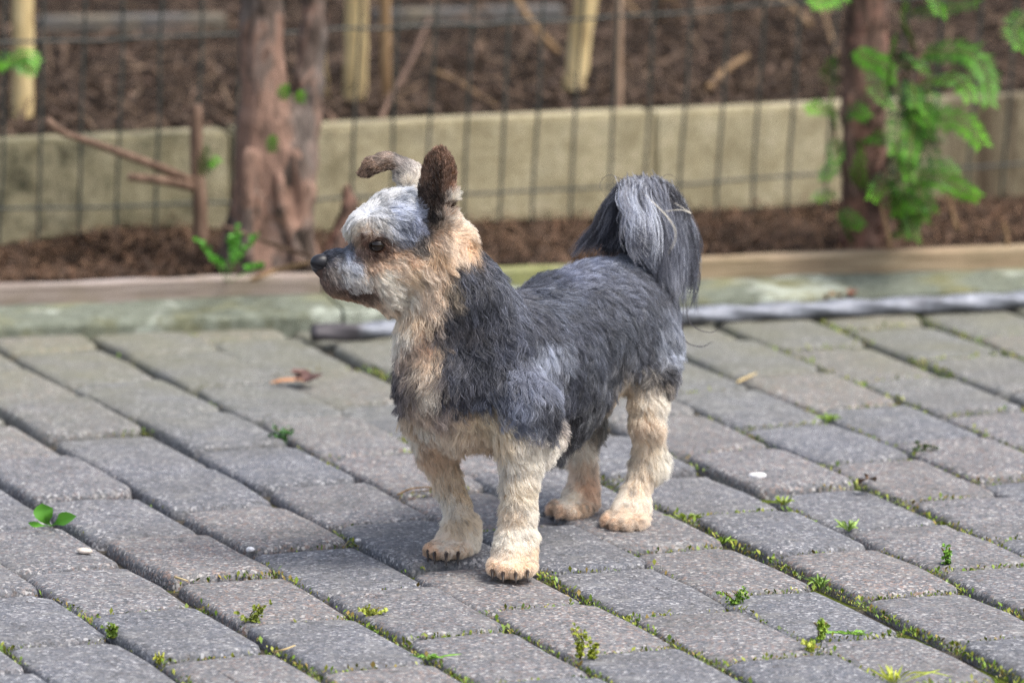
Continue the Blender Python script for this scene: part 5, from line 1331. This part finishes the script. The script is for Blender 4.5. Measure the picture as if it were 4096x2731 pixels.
def drycurl(name, label, cat, pts, w, col, seed):
    b_ = Vector(pts[0]); c = bez(pts, 10); T = np.gradient(c, axis=0); T /= np.linalg.norm(T, axis=1)[:, None]
    S = np.cross(T, np.array([0, -.3, .95])); S /= np.linalg.norm(S, axis=1)[:, None]; t = np.linspace(0, 1, 10)
    ww = w * np.sin(np.pi * np.clip(t * .96 + .02, 0, 1)) ** .7; up = np.cross(S, T)
    V = np.concatenate([c - S * ww[:, None] / 2 + up * ww[:, None] * .3, c, c + S * ww[:, None] / 2 + up * ww[:, None] * .3])
    F = [(q, q + 1, q + 11, q + 10) for q in range(9)] + [(q + 10, q + 11, q + 21, q + 20) for q in range(9)]
    me = mesh_np(name, V, np.array(F)); color_attr(me, np.tile(lin(col), (len(V), 1)))
    return tag(link(name, me, MAT_LITTER), label, cat)
drycurl('dead_leaf', 'curled purple brown dead leaf on the paving left of the chest', 'dead leaf', [G(1165, 1490, .012), G(1200, 1505, .006), G(1225, 1530, .003), G(1290, 1500, .012)], .020, (104, 74, 74), 1)
drycurl('dead_leaf', 'orange brown leaf stalk lying beside the purple dead leaf', 'dead leaf', [G(1080, 1532, .003), G(1150, 1524, .005), G(1225, 1526, .004)], .007, (196, 140, 100), 2)
drycurl('dead_leaf', 'crumpled brown leaf bit in a joint at right of the white pebble', 'dead leaf', [G(3440, 1935, .004), G(3470, 1915, .012), G(3500, 1925, .004)], .012, (118, 92, 72), 3)
drycurl('dead_leaf', 'reddish leaf standing behind the steel bar at right', 'dead leaf', [G(3400, 1190, .012), G(3405, 1180, .02), P(3412, 1165, 8.1), P(3410, 1150, 8.1)], .010, (150, 86, 66), 4)
drycurl('dead_leaf', 'dry tan leaf lying against the steel bar at right', 'dead leaf', [G(3300, 1200, .012), G(3330, 1180, .02), G(3365, 1190, .012)], .014, (176, 136, 88), 5)
def straw(label, pts, r0, mat=None, name='straw'):
    V, F = tube(bez(pts, 14), np.linspace(r0, r0 * .6, 14), 5)
    return tag(link(name, mesh_np(name, V, F), mat or MAT_STICK), label, 'straw')
straw('curved dry straw lying on the paving left of the front legs', [G(1590, 1978, .002), G(1640, 1955, .006), G(1700, 1948, .004), G(1760, 1952, .002)], .0011)
straw('short pale straw in a joint below the left seedling', [G(700, 2306, .0015), G(725, 2314, .003), G(752, 2322, .002)], .0012, MAT_STAKE)
straw('pale straw lying on a paver behind the hind leg', [G(2950, 1528, .002), G(2990, 1508, .004), G(3024, 1492, .002)], .0016, MAT_STAKE)
straw('thin dry straw crossing a joint near the bottom edge left of centre', [G(1100, 2605, .002), G(1140, 2595, .006), G(1180, 2580, .003)], .0010, MAT_STAKE)
for i_, (lb, pp) in enumerate((('tan dry stalk standing beside the right trunk', [(3565, 1000, 8.1), (3545, 900, 8.1), (3520, 815, 8.1)]), ('dry stalk slanting from the mulch behind the board at the far right', [(3830, 920, 8.15), (3810, 850, 8.15), (3790, 770, 8.15)]), ('short tan stalk near the right edge behind the board', [(4030, 985, 8.15), (4025, 930, 8.15), (4012, 885, 8.15)]))):
    straw(lb, [P(*q) for q in pp], .0022, None, 'dry_stalk')
straw('pale forked dry leaf stalk lying on the board end before the nose', [G(1010, 1118, .045), G(1120, 1075, .05), P(1240, 1050, 7.95)], .003)
straw('thin brown twig pointing at the nose of the dog from the trunk', [P(890, 905, 8.0), P(1050, 960, 7.98), P(1150, 1000, 7.97), P(1250, 1025, 7.95)], .003, MAT_TWIG, 'twig')
